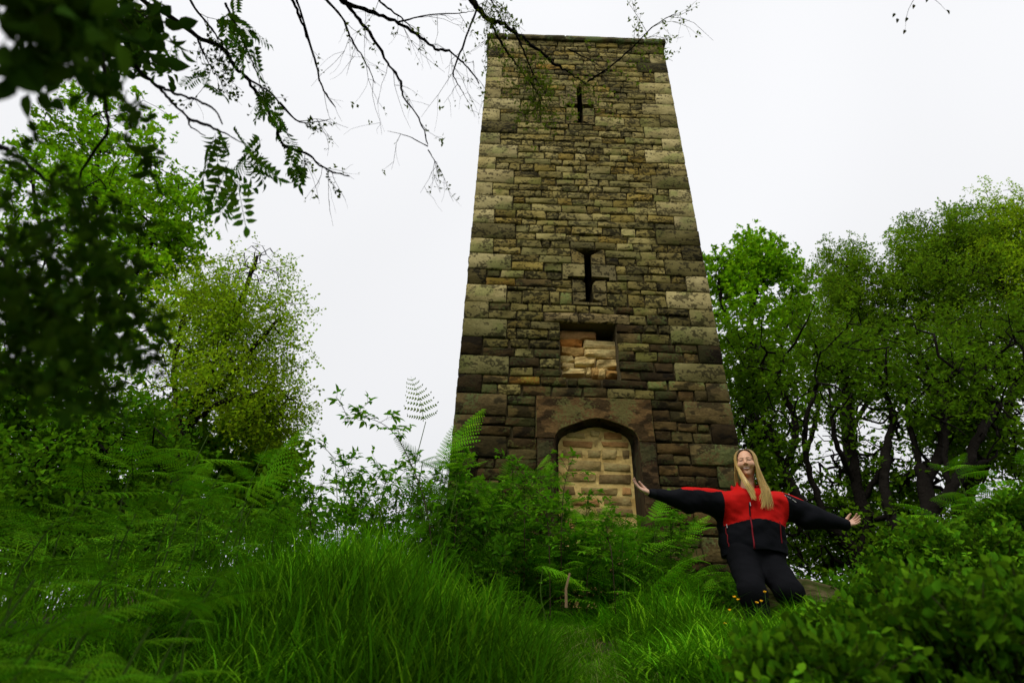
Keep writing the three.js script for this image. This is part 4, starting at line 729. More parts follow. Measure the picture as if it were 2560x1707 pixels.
// ---------------------------------------------------------------- undergrowth, grass
S(81);
{
  const list = [], l2 = [];
  for (let k = 0; k < 800; k++) {                                     // fern fronds filling the thicket
    const x = rr(-1.9, 1.3), z = rr(0.25, 1.9), h = rr(0.05, 0.75) * (1 - smooth(1.4, 2.0, z) * 0.5) * (x > 0.2 ? 0.5 : x > -0.75 ? 0.85 : 1.15); if (x > 0.5 && z > 1.0) continue;
    list.push({ m: new THREE.Matrix4().compose(V(x, groundY(x, z) + h, z), new THREE.Quaternion().setFromEuler(new THREE.Euler(rr(-0.5, 0.5), rr(0, 6.28), rr(-0.2, 0.7), 'YZX')), V(1, 1, 1).multiplyScalar(rr(0.16, 0.36))), f: rr(0.6, 1.25) });
  }
  for (let k = 0; k < 420; k++) { const x = -1.0 - 4.2 * Math.pow(rnd(), 0.8), z = rr(1.2, 4.4), h = rr(0.02, 0.55); if (x > -2.2 && z > 2.4) continue; list.push({ m: new THREE.Matrix4().compose(V(x, groundY(x, z) + h, z), new THREE.Quaternion().setFromEuler(new THREE.Euler(rr(-0.5, 0.5), rr(0, 6.28), rr(-0.2, 0.6), 'YZX')), V(1, 1, 1).multiplyScalar(rr(0.16, 0.34))), f: rr(0.5, 1.1) }); }
  tag(instanced('fern_undergrowth', FRlow[0], M.fern, list, null, (x) => C(x.f, x.f, x.f)), 'thick low fern growth round the tower foot and over the left bank', 'undergrowth', null, 'stuff');
  for (let k = 0; k < 3000; k++) { const left = rnd() < 0.2, x = left ? rr(-4.5, -1.6) : rr(-1.7, 2.6), z = rr(0.2, 2.2), h = rr(0, left ? 0.6 : 0.7) * (left ? 1 : x > 0.2 ? 0.42 : x > -0.75 ? 0.75 : 1); if (!left && x > -0.95 && z > (x > 0.5 && x < 1.7 ? 0.95 : 1.55)) continue; l2.push({ m: place(V(x, groundY(x, z) + h, z), rdir().add(V(0, 0.5, 0)), rr(0.8, 1.4)), f: rr(0.6, 1.3) }); }
  for (let k = 0; k < 900; k++) { const x = rr(1.9, 6), z = rr(-2, 1.6), h = rr(0, 0.12); l2.push({ m: place(V(x, groundY(x, z) + h, z), rdir().add(V(0, 0.5, 0)), rr(0.8, 1.4)), f: rr(0.5, 1.0) }); }
  tag(instanced('leafy_undergrowth', spray(9, 0.05, 0.03, 0.14, { flat: 0.8, colour: vary(0.07, 0.2, 0.006) }), M.leaf, l2, null, (x) => C(x.f, x.f, x.f)), 'small leaved undergrowth between the ferns and under the trees', 'undergrowth', null, 'stuff');
}
M.grass = leafMat(0.2);
function tuft(n, h, spread, wid, lean, col) {
  const b = new MB();
  for (let k = 0; k < n; k++) {
    const a = rr(0, 6.283), r = spread * Math.sqrt(rnd()), p = V(Math.cos(a) * r, -0.03, Math.sin(a) * r), a2 = rr(0, 6.283), d = V(Math.cos(a2), 0, Math.sin(a2)), H = h * rr(0.45, 1.15), le = lean * rr(0.2, 1.5) * H, w = wid * rr(0.6, 1.2), s = V(-d.z, 0, d.x), c = col(), N = 4; let prev = null;
    const tw = rr(-0.6, 0.6);
    for (let j = 0; j <= N; j++) { const t = j / N, q = p.clone().addScaledVector(d, le * Math.pow(t, 2.2)).add(V(0, H * (t - 0.22 * lean * t * t * t), 0)), ww = w * 0.5 * (1 - Math.pow(t, 1.8)), ss = s.clone().applyAxisAngle(V(0, 1, 0), tw * t); if (j === N) { b.tri(prev[0], prev[1], b.v(q, 0, 0, c)); break; } const l = b.v(q.clone().addScaledVector(ss, -ww), 0, 0, c), rI = b.v(q.clone().addScaledVector(ss, ww), 0, 0, c); if (prev) b.quad(prev[0], prev[1], rI, l); prev = [l, rI]; }
  }
  return b.geo();
}
S(82);
{
  const green = vary(0.115, 0.31, 0.007, 0.55), straw = vary(0.3, 0.32, 0.1), mixc = () => (rnd() < 0.03 ? straw() : green());
  const tall = tuft(13, 0.4, 0.13, 0.0125, 0.8, mixc), list = [], shortL = [];
  for (let k = 0; k < 10500; k++) {
    const x = rr(-4.2, 3.4), z = rr(x > -1 ? 1.45 : 1.7, 5.3); if (x < -2.35 && rnd() < 0.35 + 0.6 * (1 - smooth(-3, -2.35, x))) continue;
    const d = Math.abs(x - pathX(z)), near = smooth(0.14, 0.5, d), patch = fbm(x * 1.6 + 9, z * 1.6, 4, 3);
    if (d < 0.26 && z > 2.0) { if (rnd() < 0.3) shortL.push([x, z]); continue; }
    const h = 0.92 * (0.3 + 1.0 * smooth(0.25, 0.75, patch)) * (0.5 + 0.5 * near) * (x > 0.3 ? 0.72 : 0.9) * (x < -1.4 ? 1.35 : 1);
    list.push({ m: new THREE.Matrix4().compose(V(x, groundY(x, z), z), _q.setFromEuler(new THREE.Euler(rr(-0.12, 0.12), rr(0, 6.28), rr(-0.12, 0.12))).clone(), V(1, h * rr(0.8, 1.2), 1)), f: rr(0.65, 1.2) * (0.75 + 0.6 * smooth(0.35, 0.65, fbm(x * 2.3 + 3, z * 2.3, 12, 3))) });
  }
  tag(instanced('grass', tall, M.grass, list, null, (x) => C(x.f * 1.02, x.f, x.f)), 'tall lush green grass covering the slope below the tower', 'grass', null, 'stuff');
  const sh = tuft(22, 0.13, 0.08, 0.005, 0.9, () => (rnd() < 0.14 ? straw() : green()));
  for (let k = 0; k < 1500; k++) { const z = rr(1.8, 5.2); shortL.push([pathX(z) + rr(-0.3, 0.3), z]); }
  tag(instanced('short_grass', sh, M.grass, shortL.filter(([x, z]) => fbm(x * 4, z * 4, 7, 3) > 0.5).map(([x, z]) => ({ m: place(V(x, groundY(x, z), z), V(0, 0, 1), 1).identity().compose(V(x, groundY(x, z), z), _q.setFromEuler(new THREE.Euler(rr(-0.2, 0.2), rr(0, 6.28), rr(-0.2, 0.2))).clone(), V(1, rr(0.6, 1.2), 1)), f: rr(0.7, 1.2) })), null, (x) => C(x.f, x.f, x.f)), 'short trodden grass along the worn path', 'grass', null, 'stuff');
}

// ---------------------------------------------------------------- shrubs in the right foreground
S(91);
const shrubLeaf = spray(13, 0.026, 0.017, 0.08, { flat: 0.35, steps: 3, colour: vary(0.06, 0.16, 0.005, 0.55) });
function shrub(label, c, r, n, hgt, group, lf = shrubLeaf, s = 1) {
  const base = V(c.x, groundY(c.x, c.z) - 0.05, c.z), t = thing('shrub', label, 'shrub', base, group), b = new MB(), list = [], top = c.clone().sub(base);
  for (let k = 0; k < 60; k++) { const d = rdir(); d.y = Math.abs(d.y) * 0.9 + 0.1; const e = V(d.x * r.x, 0, d.z * r.z).multiplyScalar(0.9).add(V(0, top.y + d.y * r.y * 0.8, 0)), m = e.clone().multiplyScalar(0.5).add(V(rr(-0.05, 0.05), 0.03, rr(-0.05, 0.05))); b.tube([V(rr(-0.12, 0.12), 0, rr(-0.12, 0.12)), m, e], (f) => 0.005 * (1 - 0.6 * f), 4); }
  mesh('stems', b.geo(), M.bark, t);
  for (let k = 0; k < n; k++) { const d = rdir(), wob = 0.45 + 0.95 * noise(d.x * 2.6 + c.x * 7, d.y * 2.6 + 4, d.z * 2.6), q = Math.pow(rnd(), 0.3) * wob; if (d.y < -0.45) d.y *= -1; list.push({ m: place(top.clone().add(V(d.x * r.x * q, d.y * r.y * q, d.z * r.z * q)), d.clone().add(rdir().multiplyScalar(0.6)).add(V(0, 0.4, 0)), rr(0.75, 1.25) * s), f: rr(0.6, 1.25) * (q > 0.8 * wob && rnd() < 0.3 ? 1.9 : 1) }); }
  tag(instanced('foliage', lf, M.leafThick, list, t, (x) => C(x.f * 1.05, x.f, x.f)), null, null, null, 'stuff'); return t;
}
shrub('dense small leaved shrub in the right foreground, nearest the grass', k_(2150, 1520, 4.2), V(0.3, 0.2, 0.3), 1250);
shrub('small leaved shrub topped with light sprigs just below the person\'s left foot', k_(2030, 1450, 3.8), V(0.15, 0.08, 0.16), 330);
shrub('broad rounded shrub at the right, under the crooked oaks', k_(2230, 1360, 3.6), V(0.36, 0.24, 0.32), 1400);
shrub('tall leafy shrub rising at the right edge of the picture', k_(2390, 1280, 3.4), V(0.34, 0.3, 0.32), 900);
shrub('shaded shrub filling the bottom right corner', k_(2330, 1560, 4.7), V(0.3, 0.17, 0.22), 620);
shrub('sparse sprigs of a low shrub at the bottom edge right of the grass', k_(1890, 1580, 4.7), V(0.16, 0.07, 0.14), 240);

// ---------------------------------------------------------------- rock, stick, flowers
S(95);
{
  const g = new THREE.IcosahedronGeometry(1, 5), p = g.attributes.position, col = [];
  for (let i = 0; i < p.count; i++) { const v = V(p.getX(i), p.getY(i), p.getZ(i)), k = 0.8 + 0.35 * fbm(v.x * 2 + 5, v.y * 2, v.z * 2, 4); p.setXYZ(i, v.x * k, v.y * k, v.z * k); const m = smooth(0.45, 0.6, fbm(v.x * 4, v.y * 4, v.z * 4, 4)); const c = C(0.16, 0.125, 0.06).lerp(C(0.06, 0.08, 0.012), m); col.push(c.r, c.g, c.b); }
  g.setAttribute('color', new THREE.Float32BufferAttribute(col, 3)); g.computeVertexNormals();
  const c = k_(1880, 1352, 0.9), o = mesh('mossy_rock', g, matte({ vertexColors: true, bumpMap: stoneBump, bumpScale: 0.02, roughness: 1 }));
  o.scale.set(0.42, 0.2, 0.35); o.position.set(c.x - 0.22, c.y - 0.14, c.z); tag(o, 'low mossy rock in the grass behind the person\'s legs', 'rock');
  const b = new MB(), a = k_(1300, 1352, 2.6), e = k_(1309, 1316, 2.6); b.tube([a.clone().sub(a).add(V(0, -0.1, 0)), V(0, 0, 0), e.sub(a)], (f) => 0.009 * (1 - f * 0.3), 6, null, 0.2);
  const s = mesh('stick', b.geo(), matte({ color: C(0.3, 0.2, 0.11), roughness: 0.9 })); s.position.copy(a); tag(s, 'short pale broken stick standing up at the end of the path', 'stick');
}
{
  const pet = matte({ color: C(0.75, 0.42, 0.01), roughness: 0.5, side: THREE.DoubleSide });
  const src = [[1700, 1150, 375, 943, 1, 'upper left one of the pair'], [1700, 1150, 398, 962, 1, 'lower right one of the pair'], [1700, 1150, 527, 982, 1, 'left one of the middle pair'], [1700, 1150, 557, 972, 1, 'right one of the middle pair'], [1700, 1150, 582, 909, 1, 'highest one, before the dark knee'], [1700, 1150, 340, 1034, 1, 'single one lower in the grass'], [1700, 1150, 306, 1124, 1, 'lowest one at the left'], [1700, 1150, 772, 1204, 1, 'lowest one, near the small leaved shrub']];
  let proto = null;
  src.forEach(([ox, oy, x, y, , which]) => {
    const p = at(ox + x * 860 / 2352, oy + y * 860 / 2352, 2.3), g = groundY(p.x, p.z), h = Math.max(0.12, p.y - g);
    let t;
    if (!proto) {
      t = proto = thing('buttercup', '', 'flower', V(p.x, g, p.z));
      const sb = new MB(); sb.tube(bend([V(0, 0, 0), V(0.012, 0.5, 0), V(-0.005, 0.8, 0.005), V(0, 1, 0)], 8), 0.0014, 4); mesh('stem', sb.geo(), M.stem, t);
      for (let k = 0; k < 5; k++) { const b = new MB(), a = k / 5 * 6.283; leaf(b, V(0, 0, 0), V(Math.cos(a), 0.55, Math.sin(a)), V(-Math.cos(a), 1, -Math.sin(a)), 0.016, 0.016, C(1, 1, 1), 4, -0.3); mesh('petal', b.geo(), pet, t); }
    } else { t = proto.clone(); t.name = numbered('buttercup'); scene.add(t); t.position.set(p.x, g, p.z); }
    t.userData = { label: 'yellow buttercup in the grass at the person\'s feet, ' + which, category: 'flower', group: 'buttercups at the person\'s feet' };
    t.children.forEach((c) => { if (c.name === 'stem') c.scale.set(1, h, 1); else { c.position.y = h; c.rotation.set(0.5, 0, rr(-0.3, 0.3)); } });
  });
}

// things of a kind that stand in a row are told apart by their order in the picture
const ORD = 'first second third fourth fifth sixth seventh eighth ninth tenth eleventh twelfth thirteenth fourteenth fifteenth sixteenth seventeenth eighteenth nineteenth twentieth'.split(' ');
const ordinal = (i) => (i < 20 ? ORD[i] : 'twenty-' + ORD[i - 20]);
for (const [group, text] of [['ferns on the shaded left bank', 'tall fern on the shaded left bank'], ['blurred ferns in the bottom left corner', 'low blurred fern in the bottom left corner'], ['ferns in front of the tower foot', 'fern in the thicket at the tower foot'], ['ferns behind the right hand shrubs', 'light green fern behind the right hand shrubs'], ['brambles against the sky left of the tower', 'leafy bramble in the hedge left of the tower'], ['brambles among the ferns before the tower', 'leafy bramble among the ferns before the tower']]) {
  const g = scene.children.filter((o) => o.userData.group === group).map((o) => { const e = o.position.clone().sub(EYE); return [e.dot(camR) / e.dot(camF), o]; }).sort((a, b) => a[0] - b[0]), n = g.length;
  g.forEach(([, o], i) => { o.userData.label = text + ', ' + (i === 0 ? 'leftmost' : i === n - 1 ? 'rightmost' : i < n / 2 ? ordinal(i) + ' from the left' : ordinal(n - 1 - i) + ' from the right'); });
}
// ---------------------------------------------------------------- the person
// distance fields: tapered capsules, boxes and ellipsoids joined by a smooth minimum, meshed by surface nets
const smin = (a, b, k) => { const h = Math.max(k - Math.abs(a - b), 0) / k; return Math.min(a, b) - h * h * k * 0.25; };
function cap(p, a, b, ra, rb) { const bx = b.x - a.x, by = b.y - a.y, bz = b.z - a.z, px = p[0] - a.x, py = p[1] - a.y, pz = p[2] - a.z; const t = clamp((px * bx + py * by + pz * bz) / (bx * bx + by * by + bz * bz)); return Math.hypot(px - bx * t, py - by * t, pz - bz * t) - (ra + (rb - ra) * t); }
function ell(p, c, r) { const x = (p[0] - c.x) / r.x, y = (p[1] - c.y) / r.y, z = (p[2] - c.z) / r.z, k = Math.hypot(x, y, z); return (k - 1) * Math.min(r.x, r.y, r.z) * (k > 1 ? 1 : 1); }
function nets(f, lo, hi, cell) {
  const n = ['x', 'y', 'z'].map((k) => Math.ceil((hi[k] - lo[k]) / cell) + 1), [nx, ny, nz] = n, val = new Float32Array(nx * ny * nz), id = new Int32Array(nx * ny * nz).fill(-1), P = [0, 0, 0];
  const I = (x, y, z) => (z * ny + y) * nx + x;
  for (let z = 0; z < nz; z++) for (let y = 0; y < ny; y++) for (let x = 0; x < nx; x++) { P[0] = lo.x + x * cell; P[1] = lo.y + y * cell; P[2] = lo.z + z * cell; val[I(x, y, z)] = f(P); }
  const pos = [], idx = [];
  for (let z = 0; z + 1 < nz; z++) for (let y = 0; y + 1 < ny; y++) for (let x = 0; x + 1 < nx; x++) {
    let m = 0, cx = 0, cy = 0, cz = 0, c = 0; const v = [];
    for (let k = 0; k < 8; k++) { v[k] = val[I(x + (k & 1), y + (k >> 1 & 1), z + (k >> 2))]; if (v[k] < 0) m |= 1 << k; }
    if (m === 0 || m === 255) continue;
    for (const [a, b] of EDGES) if ((v[a] < 0) !== (v[b] < 0)) { const t = v[a] / (v[a] - v[b]); cx += (a & 1) + t * ((b & 1) - (a & 1)); cy += (a >> 1 & 1) + t * ((b >> 1 & 1) - (a >> 1 & 1)); cz += (a >> 2) + t * ((b >> 2) - (a >> 2)); c++; }
    id[I(x, y, z)] = pos.length / 3; pos.push(lo.x + (x + cx / c) * cell, lo.y + (y + cy / c) * cell, lo.z + (z + cz / c) * cell);
  }
  const q = (a, b, c, d, flip) => { if (a < 0 || b < 0 || c < 0 || d < 0) return; flip ? idx.push(a, c, b, a, d, c) : idx.push(a, b, c, a, c, d); };
  for (let z = 1; z + 1 < nz; z++) for (let y = 1; y + 1 < ny; y++) for (let x = 1; x + 1 < nx; x++) {
    const s = val[I(x, y, z)] < 0;
    if (s !== val[I(x + 1, y, z)] < 0) q(id[I(x, y - 1, z - 1)], id[I(x, y, z - 1)], id[I(x, y, z)], id[I(x, y - 1, z)], !s);
    if (s !== val[I(x, y + 1, z)] < 0) q(id[I(x - 1, y, z - 1)], id[I(x - 1, y, z)], id[I(x, y, z)], id[I(x, y, z - 1)], !s);
    if (s !== val[I(x, y, z + 1)] < 0) q(id[I(x - 1, y - 1, z)], id[I(x, y - 1, z)], id[I(x, y, z)], id[I(x - 1, y, z)], !s);
  }
  return { pos, idx };
}
const EDGES = [[0, 1], [2, 3], [4, 5], [6, 7], [0, 2], [1, 3], [4, 6], [5, 7], [0, 4], [1, 5], [2, 6], [3, 7]];
const fieldNormal = (f, x, y, z, e) => { const d = V(f([x + e, y, z]) - f([x - e, y, z]), f([x, y + e, z]) - f([x, y - e, z]), f([x, y, z + e]) - f([x, y, z - e])); return d.normalize(); };
function netGeo({ pos, idx }, f, e, colour, uv = 6) {
  const g = new THREE.BufferGeometry(), nrm = [], col = [], u = [];
  for (let i = 0; i < pos.length; i += 3) { const n = fieldNormal(f, pos[i], pos[i + 1], pos[i + 2], e), c = colour(pos[i], pos[i + 1], pos[i + 2], n); nrm.push(n.x, n.y, n.z); col.push(c.r, c.g, c.b); u.push(pos[i] * uv, pos[i + 1] * uv); }
  g.setAttribute('position', new THREE.Float32BufferAttribute(pos, 3)); g.setAttribute('normal', new THREE.Float32BufferAttribute(nrm, 3)); g.setAttribute('color', new THREE.Float32BufferAttribute(col, 3)); g.setAttribute('uv', new THREE.Float32BufferAttribute(u, 2)); g.setIndex(idx); return g;
}
S(101);
{
  const base = V(1.05, groundY(1.05, 1.5), 1.5);
  const t = thing('person', 'person with long blond hair in red and black jacket spreading both arms before the tower', 'person', base);
  const p3 = (x, y, z) => V(x, y, z);
  // joints, in the place's own coordinates
  const NECK = p3(1.045, 1.555, 1.4), HEAD = p3(1.062, 1.765, 1.43), CHEST = p3(1.035, 1.4, 1.39), WAIST = p3(1.02, 1.12, 1.37), HIP = p3(1.01, 0.98, 1.37);
  const SHR = p3(0.845, 1.495, 1.38), SHL = p3(1.245, 1.5, 1.4);
  const wrR = at(1625, 1233, 1.42), tipR = at(1588, 1216, 1.44), wrL = at(2112, 1311, 1.52), tipL = at(2138, 1304, 1.55);
  const elR = SHR.clone().lerp(wrR, 0.52).add(V(0, -0.03, 0.02)), elL = SHL.clone().lerp(wrL, 0.52).add(V(0.0, -0.02, -0.03));
  const hipR = p3(0.92, 0.98, 1.37), hipL = p3(1.11, 0.98, 1.37), knR = at(1882, 1482, 1.62), knL = at(1972, 1478, 1.58), anR = p3(knR.x + 0.05, 0.36, 1.56), anL = at(2004, 1545, 1.52);
  const rel = (v) => v.clone().sub(base);
  // the head's own axes: face turned towards the camera, chin a little raised
  const fz = V(-0.44, -0.03, 0.89).normalize(), fx_ = V(0.89, -0.01, 0.44).normalize(), fy = fz.clone().cross(fx_).normalize();
  const fxx = fy.clone().cross(fz).normalize();
  const HS = 1.03;
  const loc = (P) => { const x = P[0] - HEAD.x, y = P[1] - HEAD.y, z = P[2] - HEAD.z; return [(x * fxx.x + y * fxx.y + z * fxx.z) / HS, (x * fy.x + y * fy.y + z * fy.z) / HS, (x * fz.x + y * fz.y + z * fz.z) / HS]; };
  const hd = (x, y, z) => HEAD.clone().addScaledVector(fxx, x * HS).addScaledVector(fy, y * HS).addScaledVector(fz, z * HS);
  const v3 = (x, y, z) => V(x, y, z);
  function headField(P) {
    const q = loc(P), m = [Math.abs(q[0]), q[1], q[2]];
    let d = ell(q, v3(0, 0.03, -0.015), v3(0.073, 0.088, 0.092));
    d = smin(d, ell(q, v3(0, -0.03, 0.022), v3(0.055, 0.078, 0.058)), 0.04);
    d = smin(d, ell(m, v3(0.036, -0.018, 0.05), v3(0.026, 0.022, 0.024)), 0.025);          // cheeks
    d = smin(d, ell(q, v3(0, -0.098, 0.056), v3(0.016, 0.015, 0.018)), 0.03);                // chin
    d = Math.max(d, -ell(m, v3(0.031, 0.009, 0.09), v3(0.02, 0.009, 0.013)));              // eye hollows
    d = smin(d, ell(m, v3(0.031, 0.0095, 0.07), v3(0.0135, 0.0085, 0.012)), 0.008);         // lids
    d = smin(d, cap(m, v3(0.012, 0.028, 0.08), v3(0.046, 0.027, 0.064), 0.006, 0.004), 0.02);  // brow
    d = smin(d, cap(q, v3(0, 0.014, 0.082), v3(0, -0.02, 0.1), 0.005, 0.009), 0.014);        // nose
    d = smin(d, ell(m, v3(0.0105, -0.023, 0.089), v3(0.0075, 0.0065, 0.009)), 0.008);
    d = smin(d, ell(m, v3(0.041, -0.028, 0.062), v3(0.02, 0.018, 0.018)), 0.022);           // smiling cheeks
    const sy = 5 * m[0] * m[0];
    d = Math.max(d, -cap([m[0], m[1] - sy, m[2]], v3(0, -0.0575, 0.094), v3(0.03, -0.0575, 0.076), 0.0058, 0.0018)); // open smile
    d = smin(d, cap([m[0], m[1] - sy, m[2]], v3(0, -0.0495, 0.0855), v3(0.03, -0.0535, 0.07), 0.004, 0.0016), 0.005);
    d = smin(d, cap([m[0], m[1] - sy, m[2]], v3(0, -0.0665, 0.082), v3(0.028, -0.0595, 0.068), 0.0052, 0.0016), 0.006);
    d = smin(d, cap([m[0], m[1] - sy, m[2]], v3(0, -0.0565, 0.0765), v3(0.022, -0.0565, 0.0665), 0.0048, 0.004), 0.001); // teeth
    d = smin(d, ell(m, v3(0.074, 0.0, -0.008), v3(0.01, 0.028, 0.018)), 0.008);             // ears
    return d * HS;
  }
  const neckField = (P) => cap(P, NECK, hd(0, -0.05, -0.03), 0.056, 0.05);
  // arms and hands: four fingers and a thumb, palm up, each finger a chain of its own
  function hand(wr, tip, up, side, open, L = 0.172) {
    const d = tip.clone().sub(wr).normalize(), n = up.clone().addScaledVector(d, -up.dot(d)).normalize(), s = d.clone().cross(n).normalize().multiplyScalar(side), pt = (a, b, c) => wr.clone().addScaledVector(d, a * L).addScaledVector(s, b).addScaledVector(n, c);
    const chains = [];
    [[-0.03, 0.86, 0.0082], [-0.01, 0.97, 0.0088], [0.011, 1, 0.009], [0.031, 0.93, 0.0088]].forEach(([b, l, r], k) => { const c = open + 0.012 * k; chains.push([[pt(0.3, b * 0.7, -0.004), pt(0.54, b, 0.002), pt(0.54 + (l - 0.54) * 0.4, b * 1.12, 0.004 + c * 0.2), pt(0.54 + (l - 0.54) * 0.75, b * 1.2, 0.009 + c * 0.4), pt(l, b * 1.22, 0.015 + c * 0.7)], [r * 1.15, r * 1.08, r, r * 0.9, r * 0.72]]); });
    chains.push([[pt(0.12, 0.022, 0.004), pt(0.3, 0.045, 0.014), pt(0.46, 0.058, 0.026), pt(0.6, 0.062, 0.038)], [0.015, 0.012, 0.0095, 0.0075]]);
    const f = (P) => {
      let e = cap(P, wr.clone().addScaledVector(d, -0.05), pt(0.1, 0, 0), 0.024, 0.024);
      for (const b of [-0.022, -0.007, 0.009, 0.024]) e = smin(e, cap(P, pt(0.1, b * 0.6, 0), pt(0.52, b, 0), 0.0135, 0.0115), 0.012);
      for (const [c, r] of chains) for (let k = 0; k + 1 < c.length; k++) e = smin(e, cap(P, c[k], c[k + 1], r[k], r[k + 1]), 0.004);
      return e;
    };
    const pts = chains.flatMap(([c]) => c).concat([wr, pt(0.1, 0, 0), pt(0.5, 0, 0)]);
    return { f, box: new THREE.Box3().setFromPoints(pts).expandByScalar(0.03) };
  }
  const handR = hand(wrR, tipR.clone().add(V(0, 0.0, 0)), V(0.35, 0.75, 0.55), 1, 0.02), handL = hand(wrL, tipL.clone().add(V(0.03, 0.0, 0.02)), V(-0.1, 0.7, 0.7), -1, 0.006, 0.125);
  const DN = V(0, -0.03, 0);
  const bodyField = (P) => {
    let d = cap(P, CHEST, WAIST, 0.11, 0.1); d = smin(d, cap(P, SHR.clone().add(DN), SHL.clone().add(DN), 0.03, 0.03), 0.05); d = smin(d, neckField(P), 0.05);
    d = smin(d, cap(P, SHR, elR, 0.04, 0.036), 0.03); d = smin(d, cap(P, elR, wrR, 0.038, 0.025), 0.02); d = smin(d, cap(P, SHL, elL, 0.04, 0.036), 0.03); d = smin(d, cap(P, elL, wrL, 0.038, 0.025), 0.02);
    d = smin(d, cap(P, hipR, hipL, 0.1, 0.1), 0.08); d = smin(d, cap(P, hipR, knR, 0.075, 0.052), 0.05); d = smin(d, cap(P, knR, anR, 0.05, 0.036), 0.03); d = smin(d, cap(P, hipL, knL, 0.075, 0.052), 0.05); d = smin(d, cap(P, knL, anL, 0.05, 0.036), 0.03);
    return d;
  };
  const skin = C(0.68, 0.37, 0.22), lip = C(0.44, 0.17, 0.13), brow = C(0.16, 0.09, 0.045), lash = C(0.045, 0.025, 0.018), tooth = C(0.75, 0.7, 0.62), cheek = C(0.52, 0.25, 0.17);
  const faceColour = (x, y, z) => {
    const q = loc([x, y, z]), ax = Math.abs(q[0]), c = skin.clone();
    if (q[2] < 0.02) return c;
    c.lerp(cheek, 0.6 * clamp(1 - Math.hypot(ax - 0.042, q[1] + 0.02) / 0.024));
    const arch = 0.031 - 5 * (ax - 0.03) ** 2 * 4;
    if (Math.abs(q[1] - arch) < 0.0032 * (1.2 - ax * 12) && ax > 0.013 && ax < 0.052) c.lerp(brow, 0.9);
    const lid = 0.0045 + 12 * (ax - 0.031) ** 2 * 0.6;
    if (Math.abs(q[1] - lid) < 0.0027 && ax > 0.017 && ax < 0.046) c.copy(lash);
    else if (q[1] > lid && q[1] < lid + 0.009 && ax > 0.018 && ax < 0.045) c.lerp(C(0.36, 0.17, 0.12), 0.5);
    const dy = q[1] - (-0.0575 + 5 * ax * ax);
    if (ax < 0.031 && q[2] > 0.03) { const w = 1 - (ax / 0.031) ** 2; if (dy < 0.0034 * w + 0.0006 && dy > -0.0042 * w && ax < 0.025) c.copy(q[2] < 0.083 && ax < 0.023 ? tooth : lip); else if (dy > 0 && dy < 0.0035 + 0.0065 * w) c.copy(lip); else if (dy <= 0 && dy > -0.003 - 0.0095 * w) c.copy(lip); }
    if (Math.hypot(ax - 0.008, q[1] + 0.032) < 0.003) c.copy(C(0.16, 0.06, 0.04));
    return c;
  };
  const bx = (c, r) => [V(c.x - r, c.y - r, c.z - r), V(c.x + r, c.y + r, c.z + r)];
  const geos = [];
  const [bl, bh] = [new THREE.Box3().setFromPoints([tipR, tipL, anR, anL, HEAD, knR]).min.addScalar(-0.16), new THREE.Box3().setFromPoints([tipR, tipL, anR, anL, HEAD, knR]).max.addScalar(0.16)];
  geos.push(netGeo(nets(bodyField, bl, bh, 0.014), bodyField, 0.004, () => skin));
  const hf = (P) => smin(headField(P), neckField(P), 0.03), [hl, hh] = bx(HEAD.clone().add(V(0, -0.03, 0)), 0.16);
  geos.push(netGeo(nets(hf, hl, hh, 0.0028), hf, 0.0015, faceColour));
  for (const h of [handR, handL]) geos.push(netGeo(nets(h.f, h.box.min, h.box.max, 0.003), h.f, 0.0015, () => C(0.56, 0.33, 0.23)));
  for (const g of geos) g.translate(-base.x, -base.y, -base.z);
  mesh('body', mergeGeometries(geos), new THREE.MeshPhysicalMaterial({ vertexColors: true, roughness: 0.55, sheen: 0.1 }), t);

  // jacket: a loose shell over torso and arms, folds running across it
  const fold = (P, k) => (noise(P[0] * 9 + P[1] * 5, P[1] * 14 - P[0] * 6, P[2] * 6 + k) - 0.5) * 0.016 + (noise(P[0] * 22, P[1] * 30 + P[0] * 12, P[2] * 16 + k) - 0.5) * 0.006;
  const SJ = (a, b, r0, r1, sag) => (P) => { // a sleeve: fuller below than above
    const bxx = b.x - a.x, t_ = clamp(((P[0] - a.x) * bxx + (P[1] - a.y) * (b.y - a.y) + (P[2] - a.z) * (b.z - a.z)) / a.distanceToSquared(b)), Q = [P[0], P[1] + sag * (1 - t_) * (1 - t_), P[2]]; return cap(Q, a, b, r0, r1); };
  const cuffR = wrR.clone().lerp(elR, 0.04), cuffL = wrL.clone().lerp(elL, 0.02);
  const sl = [SJ(SHR.clone().add(V(0.0, -0.035, 0)), elR.clone().add(V(0, -0.012, 0)), 0.125, 0.09, 0.06), SJ(elR.clone().add(V(0, -0.012, 0)), cuffR, 0.09, 0.037, 0.03), SJ(SHL.clone().add(V(0, -0.03, 0)), elL.clone().add(V(0, -0.014, 0)), 0.125, 0.094, 0.06), SJ(elL.clone().add(V(0, -0.014, 0)), cuffL, 0.094, 0.05, 0.025)];
  const HEM = 1.025;
  const torso = (P) => {
    const y = clamp((1.5 - P[1]) / 0.5, -0.3, 1.1), cx = 1.035 - 0.025 * y, cz = 1.385 - 0.02 * y, a = 0.32, c = Math.cos(a), s = Math.sin(a), dx = P[0] - cx, dz = P[2] - cz, u = dx * c + dz * s, w = -dx * s + dz * c;
    const rx = 0.255 + 0.006 * Math.sin(y * 3) - 0.17 * smooth(1.42, 1.6, P[1]), rz = 0.145 + 0.012 * y - 0.07 * smooth(1.46, 1.6, P[1]) , k = Math.pow(Math.pow(Math.abs(u) / rx, 2.6) + Math.pow(Math.abs(w) / rz, 2.3), 1 / 2.5);
    return Math.max((k - 1) * Math.min(rx, rz) * 0.95, P[1] - 1.61);
  };
